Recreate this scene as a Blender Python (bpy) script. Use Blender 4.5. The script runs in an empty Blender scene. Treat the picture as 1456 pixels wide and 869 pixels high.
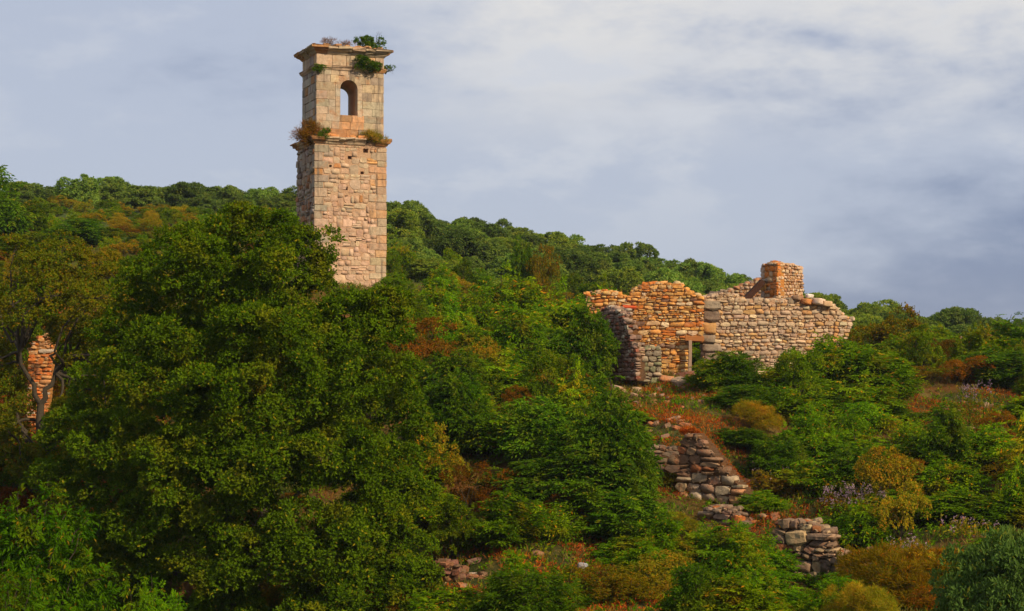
import bpy, bmesh, math, random
import numpy as np
from mathutils import Vector, noise
R = math.radians
rng = np.random.default_rng(7)
random.seed(7)
SC = bpy.context.scene
COL = SC.collection

# ------------------------------------------------------------ camera, sky, sun, exposure
FOC = 2300.0                       # focal length in pixels of a 1456 px wide picture
PITCH = math.atan(85.5 / FOC)
cam_d = bpy.data.cameras.new('camera'); cam = bpy.data.objects.new('camera', cam_d); COL.objects.link(cam)
cam_d.sensor_width = 36; cam_d.lens = 36 * FOC / 1456; cam_d.clip_end = 9000; cam_d.clip_start = .5
cam.location = (0, 0, 0); cam.rotation_euler = (R(90) + PITCH, 0, 0)
SC.camera = cam
SUN_AZ, SUN_EL = 46, 34            # degrees: to the right of the view axis behind the camera, height
ts = Vector((math.sin(R(SUN_AZ)) * math.cos(R(SUN_EL)), -math.cos(R(SUN_AZ)) * math.cos(R(SUN_EL)), math.sin(R(SUN_EL))))
sd = bpy.data.lights.new('sun', 'SUN'); sd.energy = 5.0; sd.angle = R(.6); sd.color = (1, .81, .53)
so = bpy.data.objects.new('sun', sd); COL.objects.link(so); so.rotation_euler = ts.to_track_quat('Z', 'Y').to_euler()
SC.view_settings.view_transform = 'Standard'; SC.view_settings.look = 'None'
SC.view_settings.exposure = 0; SC.view_settings.gamma = 1
W = bpy.data.worlds.new("World"); SC.world = W; W.use_nodes = True


class NT:
    def __init__(s, tree): s.t = tree; s.n = tree.nodes; s.l = tree.links
    def new(s, typ, **kw):
        n = s.n.new(typ)
        for k, v in kw.items():
            if k == 'ins':
                for i, val in v.items(): s.put(n.inputs[i], val)
            else: setattr(n, k, v)
        return n
    def put(s, sock, val):
        if isinstance(val, bpy.types.NodeSocket): s.l.new(val, sock)
        elif isinstance(val, bpy.types.Node): s.l.new(val.outputs[0], sock)
        else: sock.default_value = val
    def math(s, op, a, b=0, c=0, clamp=False):
        n = s.new('ShaderNodeMath', operation=op, use_clamp=clamp)
        s.put(n.inputs[0], a); s.put(n.inputs[1], b)
        if op == 'MULTIPLY_ADD': s.put(n.inputs[2], c)
        return n.outputs[0]
    def mix(s, f, a, b, blend='MIX'):
        n = s.new('ShaderNodeMix', data_type='RGBA', blend_type=blend)
        s.put(n.inputs[0], f)
        s.put(n.inputs[6], a if not isinstance(a, tuple) else a + (1,))
        s.put(n.inputs[7], b if not isinstance(b, tuple) else b + (1,))
        return n.outputs[2]
    def noise(s, vec, scale, detail=4, rough=.5, dist=0):
        n = s.new('ShaderNodeTexNoise', ins={'Scale': scale, 'Detail': detail, 'Roughness': rough, 'Distortion': dist})
        if vec is not None: s.put(n.inputs['Vector'], vec)
        return n.outputs['Fac']
    def ramp(s, f, lo, hi):
        n = s.new('ShaderNodeMapRange', interpolation_type='SMOOTHSTEP')
        s.put(n.inputs[0], f); s.put(n.inputs[1], lo); s.put(n.inputs[2], hi)
        return n.outputs[0]


w = NT(W.node_tree)
for n in list(w.n): w.n.remove(n)
tc = w.new('ShaderNodeTexCoord').outputs['Generated']
sep = w.new('ShaderNodeSeparateXYZ', ins={0: tc})
X_, Z_ = sep.outputs[0], sep.outputs[2]
st = w.new('ShaderNodeMapping', ins={'Vector': tc, 'Scale': (1, 1, 2.6), 'Rotation': (0, R(8), 0), 'Location': (.4, 0, .37)})
n1 = w.noise(st, 3.2, 7, .55, .05)
n2 = w.noise(st, 9.5, 8, .6, .1)
n3 = w.noise(st, 1.6, 3, .5, .2)
zc = w.math('MULTIPLY', Z_, 4.6, clamp=True)
xr = w.math('MULTIPLY_ADD', X_, 1.6, .5, clamp=True)
d1 = w.math('MULTIPLY', w.math('SUBTRACT', 1, w.ramp(Z_, .02, .15)), w.math('MULTIPLY_ADD', xr, .75, -.05))
base = w.math('ADD', w.math('MULTIPLY', n3, .35), w.math('MULTIPLY_ADD', n1, 1.15, -.08))
base = w.math('SUBTRACT', w.math('ADD', base, w.math('MULTIPLY_ADD', n2, .9, -.45)), d1)
skyc = w.mix(w.ramp(base, .06, .60), (.225, .28, .44), (.50, .55, .675))
topb = w.math('MULTIPLY', w.math('MULTIPLY', w.ramp(Z_, .115, .20), w.ramp(X_, -.16, .02)), w.ramp(w.math('MULTIPLY_ADD', n1, .45, w.math('MULTIPLY', n2, .55)), .32, .58))
skyc = w.mix(topb, skyc, (.86, .83, .79))
puff = w.math('MULTIPLY', w.ramp(Z_, .04, .17), w.ramp(n2, .52, .68))
skyc = w.mix(w.math('MULTIPLY', w.math('MULTIPLY', puff, w.ramp(X_, -.5, .05)), .9), skyc, (.68, .70, .76))
ns = w.new('ShaderNodeTexSky', sky_type='NISHITA', sun_disc=False, sun_elevation=R(SUN_EL), sun_rotation=R(180 - SUN_AZ))
b1 = w.new('ShaderNodeBackground', ins={'Color': ns.outputs[0], 'Strength': .09})
b2 = w.new('ShaderNodeBackground', ins={'Color': skyc, 'Strength': 1.0})
mx = w.new('ShaderNodeMixShader', ins={0: .88, 1: b1.outputs[0], 2: b2.outputs[0]})
w.new('ShaderNodeOutputWorld', ins={0: mx.outputs[0]})


# ------------------------------------------------------------ helpers
def P(px, py, D):
    """the place at distance D that the photograph shows at pixel (px, py)"""
    x, y, z = (px - 728) / FOC, 1.0, (434.5 - py) / FOC
    c, s = math.cos(PITCH), math.sin(PITCH)
    y2, z2 = y * c - z * s, y * s + z * c
    return Vector((x * D / y2, D, z2 * D / y2))


def tag(o, label=None, cat=None, group=None, kind=None):
    if label: o['label'] = label
    if cat: o['category'] = cat
    if group: o['group'] = group
    if kind: o['kind'] = kind
    return o


def empty(name, loc, rz=0):
    o = bpy.data.objects.new(name, None); COL.objects.link(o)
    o.location = loc; o.rotation_euler = (0, 0, rz); o.empty_display_size = .3
    return o


def link(name, me, parent=None, loc=(0, 0, 0), rot=(0, 0, 0), sc=(1, 1, 1), color=None):
    o = bpy.data.objects.new(name, me); COL.objects.link(o)
    if parent: o.parent = parent
    o.location = loc; o.rotation_euler = rot; o.scale = sc
    if color: o.color = (*color, 1)
    return o


def mesh(name, v, f, mat, smooth=False):
    me = bpy.data.meshes.new(name); me.from_pydata([tuple(p) for p in v], [], f); me.update()
    me.materials.append(mat)
    if smooth: me.polygons.foreach_set('use_smooth', [True] * len(me.polygons))
    return me


def box_mesh(name, x0, x1, y0, y1, z0, z1, mat):
    v = [(x, y, z) for z in (z0, z1) for y in (y0, y1) for x in (x0, x1)]
    return mesh(name, v, [(0, 2, 3, 1), (4, 5, 7, 6), (0, 1, 5, 4), (2, 6, 7, 3), (0, 4, 6, 2), (1, 3, 7, 5)], mat)


def prism_mesh(name, poly, y0, y1, mat):
    """(x, z) outline given depth from y0 to y1"""
    n = len(poly)
    v = [(a, y0, b) for a, b in poly] + [(a, y1, b) for a, b in poly]
    f = [tuple(range(n)), tuple(range(2 * n - 1, n - 1, -1))] + [(i, i + n, (i + 1) % n + n, (i + 1) % n) for i in range(n)]
    me = mesh(name, v, f, mat)
    bm = bmesh.new(); bm.from_mesh(me); bmesh.ops.recalc_face_normals(bm, faces=bm.faces); bm.to_mesh(me); bm.free()
    return me


# ------------------------------------------------------------ materials
def new_mat(name):
    m = bpy.data.materials.new(name); m.use_nodes = True
    t = NT(m.node_tree)
    for n in list(t.n): t.n.remove(n)
    return m, t


def finish(t, col, rough=.85, bump=None, spec=.25, bstr=.5, bdist=.02):
    b = t.new('ShaderNodeBsdfPrincipled', ins={'Roughness': rough, 'Specular IOR Level': spec})
    t.put(b.inputs['Base Color'], col if not isinstance(col, tuple) else col + (1,))
    if bump is not None:
        bn = t.new('ShaderNodeBump', ins={'Strength': bstr, 'Distance': bdist, 'Height': bump})
        t.put(b.inputs['Normal'], bn.outputs[0])
    t.new('ShaderNodeOutputMaterial', ins={0: b.outputs[0]})


def stone_mat(name, attr=False, lichen=(.32, .30, .24), lam=.45, dark=(.10, .075, .06), rust=(.42, .15, .035), rustam=.35, bs=.7, streak=.25, tone=.05):
    m, t = new_mat(name)
    pos = t.new('ShaderNodeNewGeometry').outputs['Position']
    oi = t.new('ShaderNodeObjectInfo')
    big = t.noise(pos, .9, 4, .6); mid = t.noise(pos, 5, 5, .65); fine = t.noise(pos, 26, 4, .7)
    rnd = oi.outputs['Random']
    c = t.new('ShaderNodeAttribute', attribute_name='tint').outputs['Color'] if attr else oi.outputs['Color']
    v = t.math('ADD', t.math('MULTIPLY', fine, .75), t.math('MULTIPLY_ADD', mid, .95, tone))
    c = t.mix(1, c, t.new('ShaderNodeCombineColor', ins={0: v, 1: v, 2: v}).outputs[0], 'MULTIPLY')
    c = t.mix(t.math('MULTIPLY', t.ramp(t.noise(pos, 3.1, 4, .7), .5, .68), lam), c, lichen)
    c = t.mix(t.math('MULTIPLY', t.ramp(t.noise(pos, 1.7, 5, .65), .54, .7), rustam), c, rust)
    c = t.mix(t.math('MULTIPLY', t.ramp(t.noise(pos, 7.3, 5, .7), .57, .72), .6), c, dark)
    stv = t.new('ShaderNodeMapping', ins={'Vector': pos, 'Scale': (2.6, 2.6, .4)})
    c = t.mix(t.math('MULTIPLY', t.ramp(t.noise(stv, 1, 5, .65), .52, .7), streak), c, dark)
    finish(t, c, .9, t.math('ADD', mid, t.math('MULTIPLY', fine, .5)), .15, bs, .05)
    return m


M_ash = stone_mat('dressed_stone', lichen=(.44, .36, .26), lam=.3, rustam=.45, streak=.95, tone=-.09, dark=(.15, .115, .085))
M_tow = stone_mat('tower_rubble_stone', lichen=(.42, .31, .22), lam=.25, rust=(.50, .22, .09), rustam=.35, streak=.35, tone=-.04)
M_rub = stone_mat('rubble_stone', lichen=(.36, .29, .21), lam=.3, rustam=.35)
M_dark = stone_mat('mossy_stone', lichen=(.20, .15, .08), lam=.4, dark=(.03, .03, .02), rust=(.30, .07, .015), rustam=.45)

M_JOIN = {M_rub: stone_mat('small_rubble', True, lichen=(.36, .29, .21), lam=.3, rustam=.35), M_dark: stone_mat('small_mossy_rubble', True, lichen=(.20, .15, .08), lam=.4, dark=(.03, .03, .02), rust=(.30, .07, .015), rustam=.45)}


def mortar_mat(name, a, b, c):
    m, t = new_mat(name)
    pos = t.new('ShaderNodeNewGeometry').outputs['Position']
    col = t.mix(t.ramp(t.noise(pos, 1.1, 5, .6), .35, .65), a, b)
    col = t.mix(t.ramp(t.noise(pos, 9, 5, .7), .5, .7), col, c)
    finish(t, col, .95, t.noise(pos, 14, 6, .75), .1, .9, .08)
    return m


M_mort = mortar_mat('pale_mortar', (.50, .33, .21), (.47, .28, .17), (.34, .21, .13))
M_omort = mortar_mat('orange_mortar', (.50, .20, .05), (.44, .23, .07), (.20, .07, .02))
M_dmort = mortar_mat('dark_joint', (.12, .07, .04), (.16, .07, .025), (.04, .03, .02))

m, t = new_mat('earth_ground')
pos = t.new('ShaderNodeNewGeometry').outputs['Position']
c = t.mix(t.ramp(t.noise(pos, .22, 5, .6), .42, .6), (.045, .055, .010), (.16, .065, .016))
c = t.mix(t.ramp(t.noise(pos, .8, 6, .65), .5, .68), c, (.16, .12, .03))
c = t.mix(t.ramp(t.noise(pos, 1.9, 6, .7), .55, .7), c, (.035, .05, .012))
c = t.mix(t.ramp(t.noise(pos, 6, 6, .7), .58, .72), c, (.24, .14, .08))
sy = t.new('ShaderNodeSeparateXYZ', ins={0: pos})
far = t.ramp(sy.outputs[1], 84, 100)
c2 = t.mix(t.ramp(t.noise(pos, .3, 6, .65), .4, .62), (.05, .075, .012), (.10, .095, .02))
c = t.mix(far, c, c2)
finish(t, c, .95, t.noise(pos, 7, 8, .75), .1, .9, .15)
M_gr = m

m, t = new_mat('bark')
oc = t.new('ShaderNodeTexCoord').outputs['Object']
mp = t.new('ShaderNodeMapping', ins={'Vector': oc, 'Scale': (6, 6, 1.2)})
finish(t, t.mix(t.noise(mp, 3, 6, .7), (.025, .019, .013), (.10, .08, .055)), .9, t.noise(mp, 5, 6, .7), .1, .9, .05)
M_bark = m
m, t = new_mat('weathered_wood')
oc = t.new('ShaderNodeTexCoord').outputs['Object']
mp = t.new('ShaderNodeMapping', ins={'Vector': oc, 'Scale': (30, 30, 2)})
finish(t, t.mix(1, t.mix(t.noise(mp, 3, 6, .7), (.30, .25, .2), (.9, .8, .7)), t.new('ShaderNodeObjectInfo').outputs['Color'], 'MULTIPLY'), .85, t.noise(mp, 5, 6, .7), .1, .8, .01)
M_wood = m


def chip_mat(name, a, b):
    m, t = new_mat(name)
    c = t.mix(t.new('ShaderNodeAttribute', attribute_name='rnd').outputs['Fac'], a, b)
    finish(t, c, .9, t.noise(t.new('ShaderNodeNewGeometry').outputs['Position'], 20, 4, .7), .1, .6, .02)
    return m


M_chip = chip_mat('stone_chippings', (.34, .19, .09), (.60, .42, .26)); M_dchip = chip_mat('dark_chippings', (.10, .06, .04), (.30, .19, .11))
m, t = new_mat('red_clay')
finish(t, t.mix(t.noise(None, 9, 4), (.62, .07, .02), (.48, .10, .03)), .8)
M_tile = m


def leaf_mat(name, a, b, odd, oddam=.1, trans=.30, spot=.5):
    m, t = new_mat(name)
    at = t.new('ShaderNodeAttribute', attribute_name='rnd').outputs['Fac']
    oi = t.new('ShaderNodeObjectInfo')
    pos = t.new('ShaderNodeNewGeometry').outputs['Position']
    c = t.mix(at, a, b)
    c = t.mix(t.math('MULTIPLY', t.ramp(t.noise(pos, .75, 3, .6), .5, .72), spot), c, odd)
    fr = t.math('FRACT', t.math('MULTIPLY', at, 17.31))
    c = t.mix(t.math('GREATER_THAN', fr, 1 - oddam), c, odd)
    c = t.mix(1, c, oi.outputs['Color'], 'MULTIPLY')
    v = t.math('MULTIPLY_ADD', oi.outputs['Random'], .35, .82)
    c = t.mix(1, c, t.new('ShaderNodeCombineColor', ins={0: v, 1: v, 2: v}).outputs[0], 'MULTIPLY')
    p = t.new('ShaderNodeBsdfPrincipled', ins={'Base Color': c, 'Roughness': .7, 'Specular IOR Level': .0})
    tr = t.new('ShaderNodeBsdfTranslucent', ins={'Color': t.mix(1, c, (1.0, 1.15, .5), 'MULTIPLY')})
    x = t.new('ShaderNodeMixShader', ins={0: trans, 1: p.outputs[0], 2: tr.outputs[0]})
    t.new('ShaderNodeOutputMaterial', ins={0: x.outputs[0]})
    return m


L_oak = leaf_mat('oak_leaves', (.016, .053, .001), (.155, .248, .006), (.28, .24, .010), .04)  # tones spread wide to stand in for sunlit and shadowed tufts
L_ash = leaf_mat('ash_leaves', (.036, .112, .001), (.225, .350, .005), (.46, .23, .010), .035)
L_dash = leaf_mat('dark_ash_leaves', (.018, .065, .002), (.115, .205, .006), (.20, .20, .012), .05)
L_far = leaf_mat('hazed_far_leaves', (.070, .130, .018), (.215, .285, .045), (.25, .24, .035), .05)  # paler, bluer green: distance haze put into the leaf colour
L_brown = leaf_mat('russet_leaves', (.11, .060, .004), (.235, .115, .008), (.34, .085, .006), .12)
L_olive = leaf_mat('olive_leaves', (.100, .112, .003), (.30, .25, .014), (.42, .18, .010), .10)
L_blue = leaf_mat('glossy_leaves', (.032, .080, .024), (.090, .160, .040), (.17, .19, .03), .04)
L_yel = leaf_mat('yellow_green_leaves', (.12, .14, .015), (.24, .22, .025), (.26, .17, .02), .1)
L_grass = leaf_mat('dry_grass', (.09, .10, .015), (.26, .19, .045), (.30, .10, .02), .15)
L_red = leaf_mat('red_herb_leaves', (.26, .040, .006), (.52, .110, .014), (.40, .16, .02), .2)
L_purp = leaf_mat('purple_flowers', (.30, .17, .30), (.48, .32, .44), (.55, .4, .42), .2)


# ------------------------------------------------------------ terrain
G = [  # (px, py, distance) of the ground
 (728, 1150, 20), (200, 1100, 22), (1300, 1080, 22),
 (0, 960, 42), (300, 935, 50), (600, 900, 48), (820, 895, 44), (1100, 890, 44), (1400, 900, 42),
 (700, 830, 51), (840, 838, 50), (960, 835, 50), (1150, 880, 50), (1210, 875, 50), (1100, 880, 50), (1150, 852, 52.5), (1200, 848, 52.5), (1105, 848, 53.5), (1120, 742, 57.5), (1300, 790, 52), (1440, 770, 53),
 (620, 800, 54), (1000, 715, 59), (985, 622, 63.5), (1000, 735, 58), (960, 725, 59), (1075, 715, 61), (1080, 640, 64), (1170, 700, 60),
 (0, 735, 58), (50, 628, 65), (200, 640, 64), (400, 600, 68), (620, 640, 64), (720, 640, 64), (850, 640, 64), (920, 610, 66),
 (1000, 565, 71), (940, 550, 74), (860, 560, 74), (1100, 560, 74), (1200, 550, 76), (1300, 600, 72), (1400, 600, 70), (1456, 620, 68),
 (950, 536, 79), (1080, 534, 80), (1200, 520, 81), (850, 530, 80), (1300, 530, 88), (1420, 500, 94), (1500, 500, 92),
 (720, 500, 92), (620, 470, 92), (490, 402, 93), (560, 425, 92), (400, 410, 91), (600, 432, 101), (590, 413, 112),
 (100, 455, 85), (200, 440, 86), (300, 420, 88), (0, 440, 86), (30, 385, 100), (200, 370, 105), (150, 322, 128), (300, 330, 125), (0, 320, 126),
 (250, 310, 150), (100, 300, 152), (480, 330, 150), (600, 405, 138), (750, 425, 132), (900, 450, 130), (1100, 490, 130), (1300, 515, 130), (1456, 520, 130),
 (100, 298, 190), (-60, 300, 190), (250, 298, 215), (400, 300, 230), (560, 325, 240), (700, 352, 240), (800, 374, 240), (900, 392, 240), (1000, 406, 240),
 (1100, 428, 240), (1180, 452, 235), (1260, 475, 230), (1330, 492, 225), (1400, 500, 220), (1500, 510, 215),
 (100, 310, 270), (500, 350, 320), (900, 430, 320), (1300, 505, 320),
]
gp = np.array([tuple(P(*g)) for g in G] + [(-75, 40, -7), (75, 40, -9), (-80, 110, 9), (80, 110, -1), (-110, 230, 26), (100, 230, -2), (-60, 0, -4), (60, 0, -6), (0, 0, -2.2), (0, -60, -2), (-60, 360, 5), (100, 360, -8)])


def tps(r2): return r2 * np.log(r2 + 1e-9) * .5


_d = ((gp[:, None, :2] - gp[None, :, :2]) ** 2).sum(-1)
n = len(gp)
A = np.zeros((n + 3, n + 3)); A[:n, :n] = tps(_d) + np.eye(n) * 2.0
A[:n, n] = 1; A[:n, n + 1:n + 3] = gp[:, :2]; A[n, :n] = 1; A[n + 1:, :n] = gp[:, :2].T
_w = np.linalg.solve(A, np.concatenate([gp[:, 2], np.zeros(3)]))


def ground(x, y):
    x = np.atleast_1d(np.asarray(x, float)); y = np.atleast_1d(np.asarray(y, float))
    out = np.empty_like(x)
    for i in range(0, len(x), 20000):
        xx, yy = x[i:i + 20000], y[i:i + 20000]
        d2 = (xx[:, None] - gp[None, :, 0]) ** 2 + (yy[:, None] - gp[None, :, 1]) ** 2
        out[i:i + 20000] = tps(d2) @ _w[:n] + _w[n] + _w[n + 1] * xx + _w[n + 2] * yy
    r = np.hypot(x * .9, (y - 110) * .75)
    k = np.clip((r - 150) / 260, 0, 1); k = k * k * (3 - 2 * k)
    out = np.clip(out, -30, 45) * (1 - k) + -14 * k
    near = np.clip(1 - np.hypot(x, y) / 500, 0, 1)
    return out + near * (.14 * np.sin(x * .9 + 1.3 * np.sin(y * .5)) + .12 * np.sin(y * 1.3 + x * .4 + 2) * np.cos(x * 1.7))


def gz(x, y): return float(ground(x, y)[0])


def warp(u, a, b): return a * np.sinh(u * b) / np.sinh(b)


nx, ny = 330, 420
ux = warp(np.linspace(-1, 1, nx), 4200, 6.2)
uy = 75 + warp(np.linspace(-1, 1, ny), 4200, 6.0)
gx, gy = np.meshgrid(ux, uy)
gzv = ground(gx.ravel(), gy.ravel())
v = np.stack([gx.ravel(), gy.ravel(), gzv], 1)
ii = (np.arange(ny - 1)[:, None] * nx + np.arange(nx - 1)[None, :]).ravel()
fq = np.stack([ii, ii + 1, ii + nx + 1, ii + nx], 1)


def np_mesh(name, v, fq, mat, rnd=None, smooth=False):
    me = bpy.data.meshes.new(name)
    k = fq.shape[1]
    me.vertices.add(len(v)); me.vertices.foreach_set('co', v.astype(np.float32).ravel())
    me.loops.add(fq.size); me.loops.foreach_set('vertex_index', fq.astype(np.int32).ravel())
    me.polygons.add(len(fq)); me.polygons.foreach_set('loop_start', (np.arange(len(fq)) * k).astype(np.int32))
    me.polygons.foreach_set('loop_total', np.full(len(fq), k, np.int32))
    me.polygons.foreach_set('use_smooth', np.full(len(fq), smooth))
    me.update(calc_edges=True)
    if rnd is not None:
        a = me.attributes.new('rnd', 'FLOAT', 'FACE'); a.data.foreach_set('value', rnd.astype(np.float32))
    me.materials.append(mat)
    return me


tag(link('ground', np_mesh('ground', v, fq, M_gr, smooth=True)), kind='structure')


# ------------------------------------------------------------ stones
def stone_pillow(seed, mat, rd=1.0):
    r = random.Random(seed); v, idx = [], {}
    for x in (-1, 0, 1):
        for y in (-1, 0, 1):
            for z in (-1, 0, 1):
                if x == y == z == 0: continue
                k = abs(x) + abs(y) + abs(z)
                s = 1 - rd * {1: r.uniform(-.05, .03), 2: r.uniform(.0, .13), 3: r.uniform(.12, .30)}[k]
                idx[(x, y, z)] = len(v)
                v.append((x * .5 * s + r.uniform(-.085, .085), y * .5 * s + r.uniform(-.03, .03), z * .5 * s + r.uniform(-.09, .09)))
    sh, tp = r.uniform(-.22, .22) * rd, r.uniform(-.25, .25) * rd
    v = [(x * (1 + tp * z) + sh * z, y, z * (1 + .3 * tp * x * 2)) for x, y, z in v]
    f = []
    for ax in range(3):
        for s in (-1, 1):
            for a in (-1, 0):
                for b in (-1, 0):
                    q = []
                    for (da, db) in ((0, 0), (1, 0), (1, 1), (0, 1)):
                        c = [0, 0, 0]; c[ax] = s; c[(ax + 1) % 3] = a + da; c[(ax + 2) % 3] = b + db
                        q.append(idx[tuple(c)])
                    f.append(tuple(q if s > 0 else q[::-1]))
    return mesh('stone_shape', v, f, mat, smooth=(seed % 3 == 0))


def stone_block(seed, mat):
    r = random.Random(seed); bm = bmesh.new()
    bmesh.ops.create_cube(bm, size=1)
    for q in bm.verts: q.co += Vector([r.uniform(-.02, .02) for _ in range(3)])
    bmesh.ops.bevel(bm, geom=bm.edges[:], offset=.045, segments=1, affect='EDGES')
    for q in bm.verts: q.co += Vector([r.uniform(-.012, .012) for _ in range(3)])
    me = bpy.data.meshes.new('block_shape'); bm.to_mesh(me); bm.free(); me.materials.append(mat)
    return me


RUB = {m_: [stone_pillow(i, m_, .5 if m_ is M_tow else .8) for i in range(20)] for m_ in (M_rub, M_dark, M_tow)}
def stone_round(seed, mat):
    r = random.Random(seed); bm = bmesh.new(); bmesh.ops.create_cube(bm, size=1)
    bmesh.ops.subdivide_edges(bm, edges=bm.edges[:], cuts=3, use_grid_fill=True)
    off = Vector((seed * 7.3, seed * 3.1, 1))
    for q in bm.verts:
        p = q.co * 2; e = 5.5 + seed % 3; k = (abs(p.x) ** e + abs(p.y) ** e + abs(p.z) ** e) ** (-1 / e)
        p = p * k * (1 + .24 * noise.noise(q.co * 1.9 + off) + .08 * noise.noise(q.co * 5 + off)); q.co = p * .5
    me = bpy.data.meshes.new('round_stone_shape'); bm.to_mesh(me); bm.free(); me.materials.append(mat)
    me.polygons.foreach_set('use_smooth', [seed % 2 == 0] * len(me.polygons)); return me


RND = {m_: [stone_round(i + 1, m_) for i in range(8)] for m_ in (M_rub, M_dark)}
BLK = [stone_block(i, M_ash) for i in range(8)]


def place_stone(parent, fr, u, v, w_, h, d, proud, mset, col, tilt=.03, name='stone'):
    (ox, oy), a = fr
    ca, sa = math.cos(a), math.sin(a)
    dep = d / 2 - proud
    return link(name, random.choice(mset), parent,
                (ox + u * ca - dep * sa, oy + u * sa + dep * ca, v),
                (random.gauss(0, tilt), random.gauss(0, tilt), a + random.gauss(0, tilt * .7)),
                (w_, d, h), col)


def masonry(parent, fr, v0, v1, hr, wr, rows, mset, col, depth=.28, proud=(.0, .05), gap=.02, tilt=.03, span=.12, split=.25, jit=.2, name='stone', wave=.03):
    """courses of stones; rows(vmid) gives the spans (a, b) of wall at that height"""
    v = v0; skip = []
    while v < v1 - hr[0] * .4:
        h = min(random.uniform(*hr), v1 - v)
        nxt = []
        for a, b in rows(v + h * .5):
            u = a
            while u < b - .03:
                blk = next(((s, e) for s, e in skip if s - .03 < u < e - .02), None)
                if blk: u = blk[1]; continue
                ww = h * random.uniform(*wr)
                lim = min([s for s, e in skip if s > u] + [b])
                if u + ww * 1.45 > lim: ww = lim - u
                if ww < .05: u += ww + .01; continue
                hh, uu = h, u + ww / 2
                if random.random() < span and v + h * 1.8 < v1 and any(p < u and q > u + ww for p, q in rows(v + h * 1.6)):
                    hh = h * random.uniform(1.5, 1.95); nxt.append((u, u + ww))
                if hh == h and h > hr[0] * 1.15 and random.random() < split:
                    k = random.uniform(.35, .65)
                    pcs = [(v + h * k / 2, h * k), (v + h * (1 + k) / 2, h * (1 - k))]
                else: pcs = [(v + hh / 2, hh)]
                for vc, hc in pcs:
                    cc = col(uu, vc)
                    if cc is None: continue
                    place_stone(parent, fr, uu, vc + random.gauss(0, hc * jit * .2) + wave * math.sin(uu * 1.7 + vc * 1.1) + wave * .6 * math.sin(uu * 4.3 + vc * 2.3), max(ww - gap * random.uniform(.5, 1.6), .04), max(hc - gap * random.uniform(.4, 1.3), .03),
                                depth, random.uniform(*proud), mset, cc, tilt, name)
                u += ww
        skip = nxt
        v += h


def poly_rows(polys):
    def rows(v):
        xs = []
        for pl in polys:
            for i in range(len(pl)):
                (x0, y0), (x1, y1) = pl[i], pl[(i + 1) % len(pl)]
                if (y0 <= v) != (y1 <= v): xs.append(x0 + (v - y0) * (x1 - x0) / (y1 - y0))
        xs.sort()
        return [(xs[i], xs[i + 1]) for i in range(0, len(xs) - 1, 2) if xs[i + 1] - xs[i] > .06]
    return rows


def jc(c, s=.10, hue=.025):
    k = random.gauss(1, s)
    return tuple(max(.01, x * k * random.gauss(1, hue)) for x in c)


def pick(*opts):
    """(weight, colour) choices"""
    t_ = random.random() * sum(o[0] for o in opts)
    for wgt, c in opts:
        t_ -= wgt
        if t_ <= 0: return jc(c)
    return jc(opts[-1][1])


# ------------------------------------------------------------ bell tower
TA = R(23); TD = 92.0
cA = P(447, 300, TD)
S = TD / FOC
def TZ(py): return P(447, py, TD).z - TBASE
TBASE = 3.2
tower = empty('bell_tower', (cA.x, cA.y, TBASE), TA)
tag(tower, 'tall square ruined stone bell tower with arched belfry opening', 'tower')
TW, TL = 4.32, 3.8
zc0, zc1 = TZ(203), TZ(193.5)
tcore = link('wall_core', box_mesh('core', .035, TW - .035, .035, TL - .035, -1.5, zc0 - .004, M_mort), tower)
cutters = []
HOLES = [(466, 212, .13), (521, 214, .15), (492, 268, .13), (493, 280, .09), (498, 224, .12), (516, 246, .1), (507, 345, .08), (470, 236, .08), (533, 310, .07)]
HL = []
for hx, hy, hs in HOLES:
    hu = (hx - 447) / 24.2; hv = TZ(hy + (hx - 447) * -.05)
    HL.append((hu, hv, hs))
    cutters.append(link('cutter', box_mesh('cut', hu - hs, hu + hs, -.3, .45, hv - hs * .8, hv + hs * .8, M_mort), tower))
for hu, hv, hs in [(random.uniform(.3, TL - .3), random.uniform(4.5, 9.0), random.uniform(.07, .13)) for _ in range(12)]:
    cutters.append(link('cutter', box_mesh('cut', -.3, .4, hu - hs, hu + hs, hv - hs * .8, hv + hs * .8, M_mort), tower))
for cu in cutters:
    md = tcore.modifiers.new('hole', 'BOOLEAN'); md.object = cu; md.solver = 'EXACT'
bpy.context.view_layer.update()
nm_ = bpy.data.meshes.new_from_object(tcore.evaluated_get(bpy.context.evaluated_depsgraph_get()))
tcore.modifiers.clear(); tcore.data = nm_
SIDEH = []
for i, cu in enumerate(cutters):
    if i >= len(HOLES): SIDEH.append((TL - cu.data.vertices[0].co.y - .1, cu.data.vertices[0].co.z + .07))
    bpy.data.objects.remove(cu)
PINK, CREAM, GREY, ORG = (.57, .37, .25), (.54, .40, .27), (.40, .32, .24), (.52, .24, .09)


def col_front(u, v):
    if any(abs(u - hu) < hs + .04 and abs(v - hv) < hs + .03 for hu, hv, hs in HL): return None
    lo = (v < TZ(300))
    if u < .55 and TZ(250) < v: return pick((5, ORG), (3, (.5, .3, .18)))
    if u > TW - .95 and TZ(262) < v < TZ(215): return pick((4, (.66, .33, .13)), (2, CREAM))
    if lo: return pick((5, (.62, .42, .29)), (4, PINK), (1, (.58, .36, .24)))
    return pick((4, PINK), (4, CREAM), (1.0, GREY), (.35, ORG))


z0l, z1l = TZ(205), TZ(203.2)
fr_f, fr_l = ((0, 0), 0), ((0, TL), R(-90))
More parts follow.
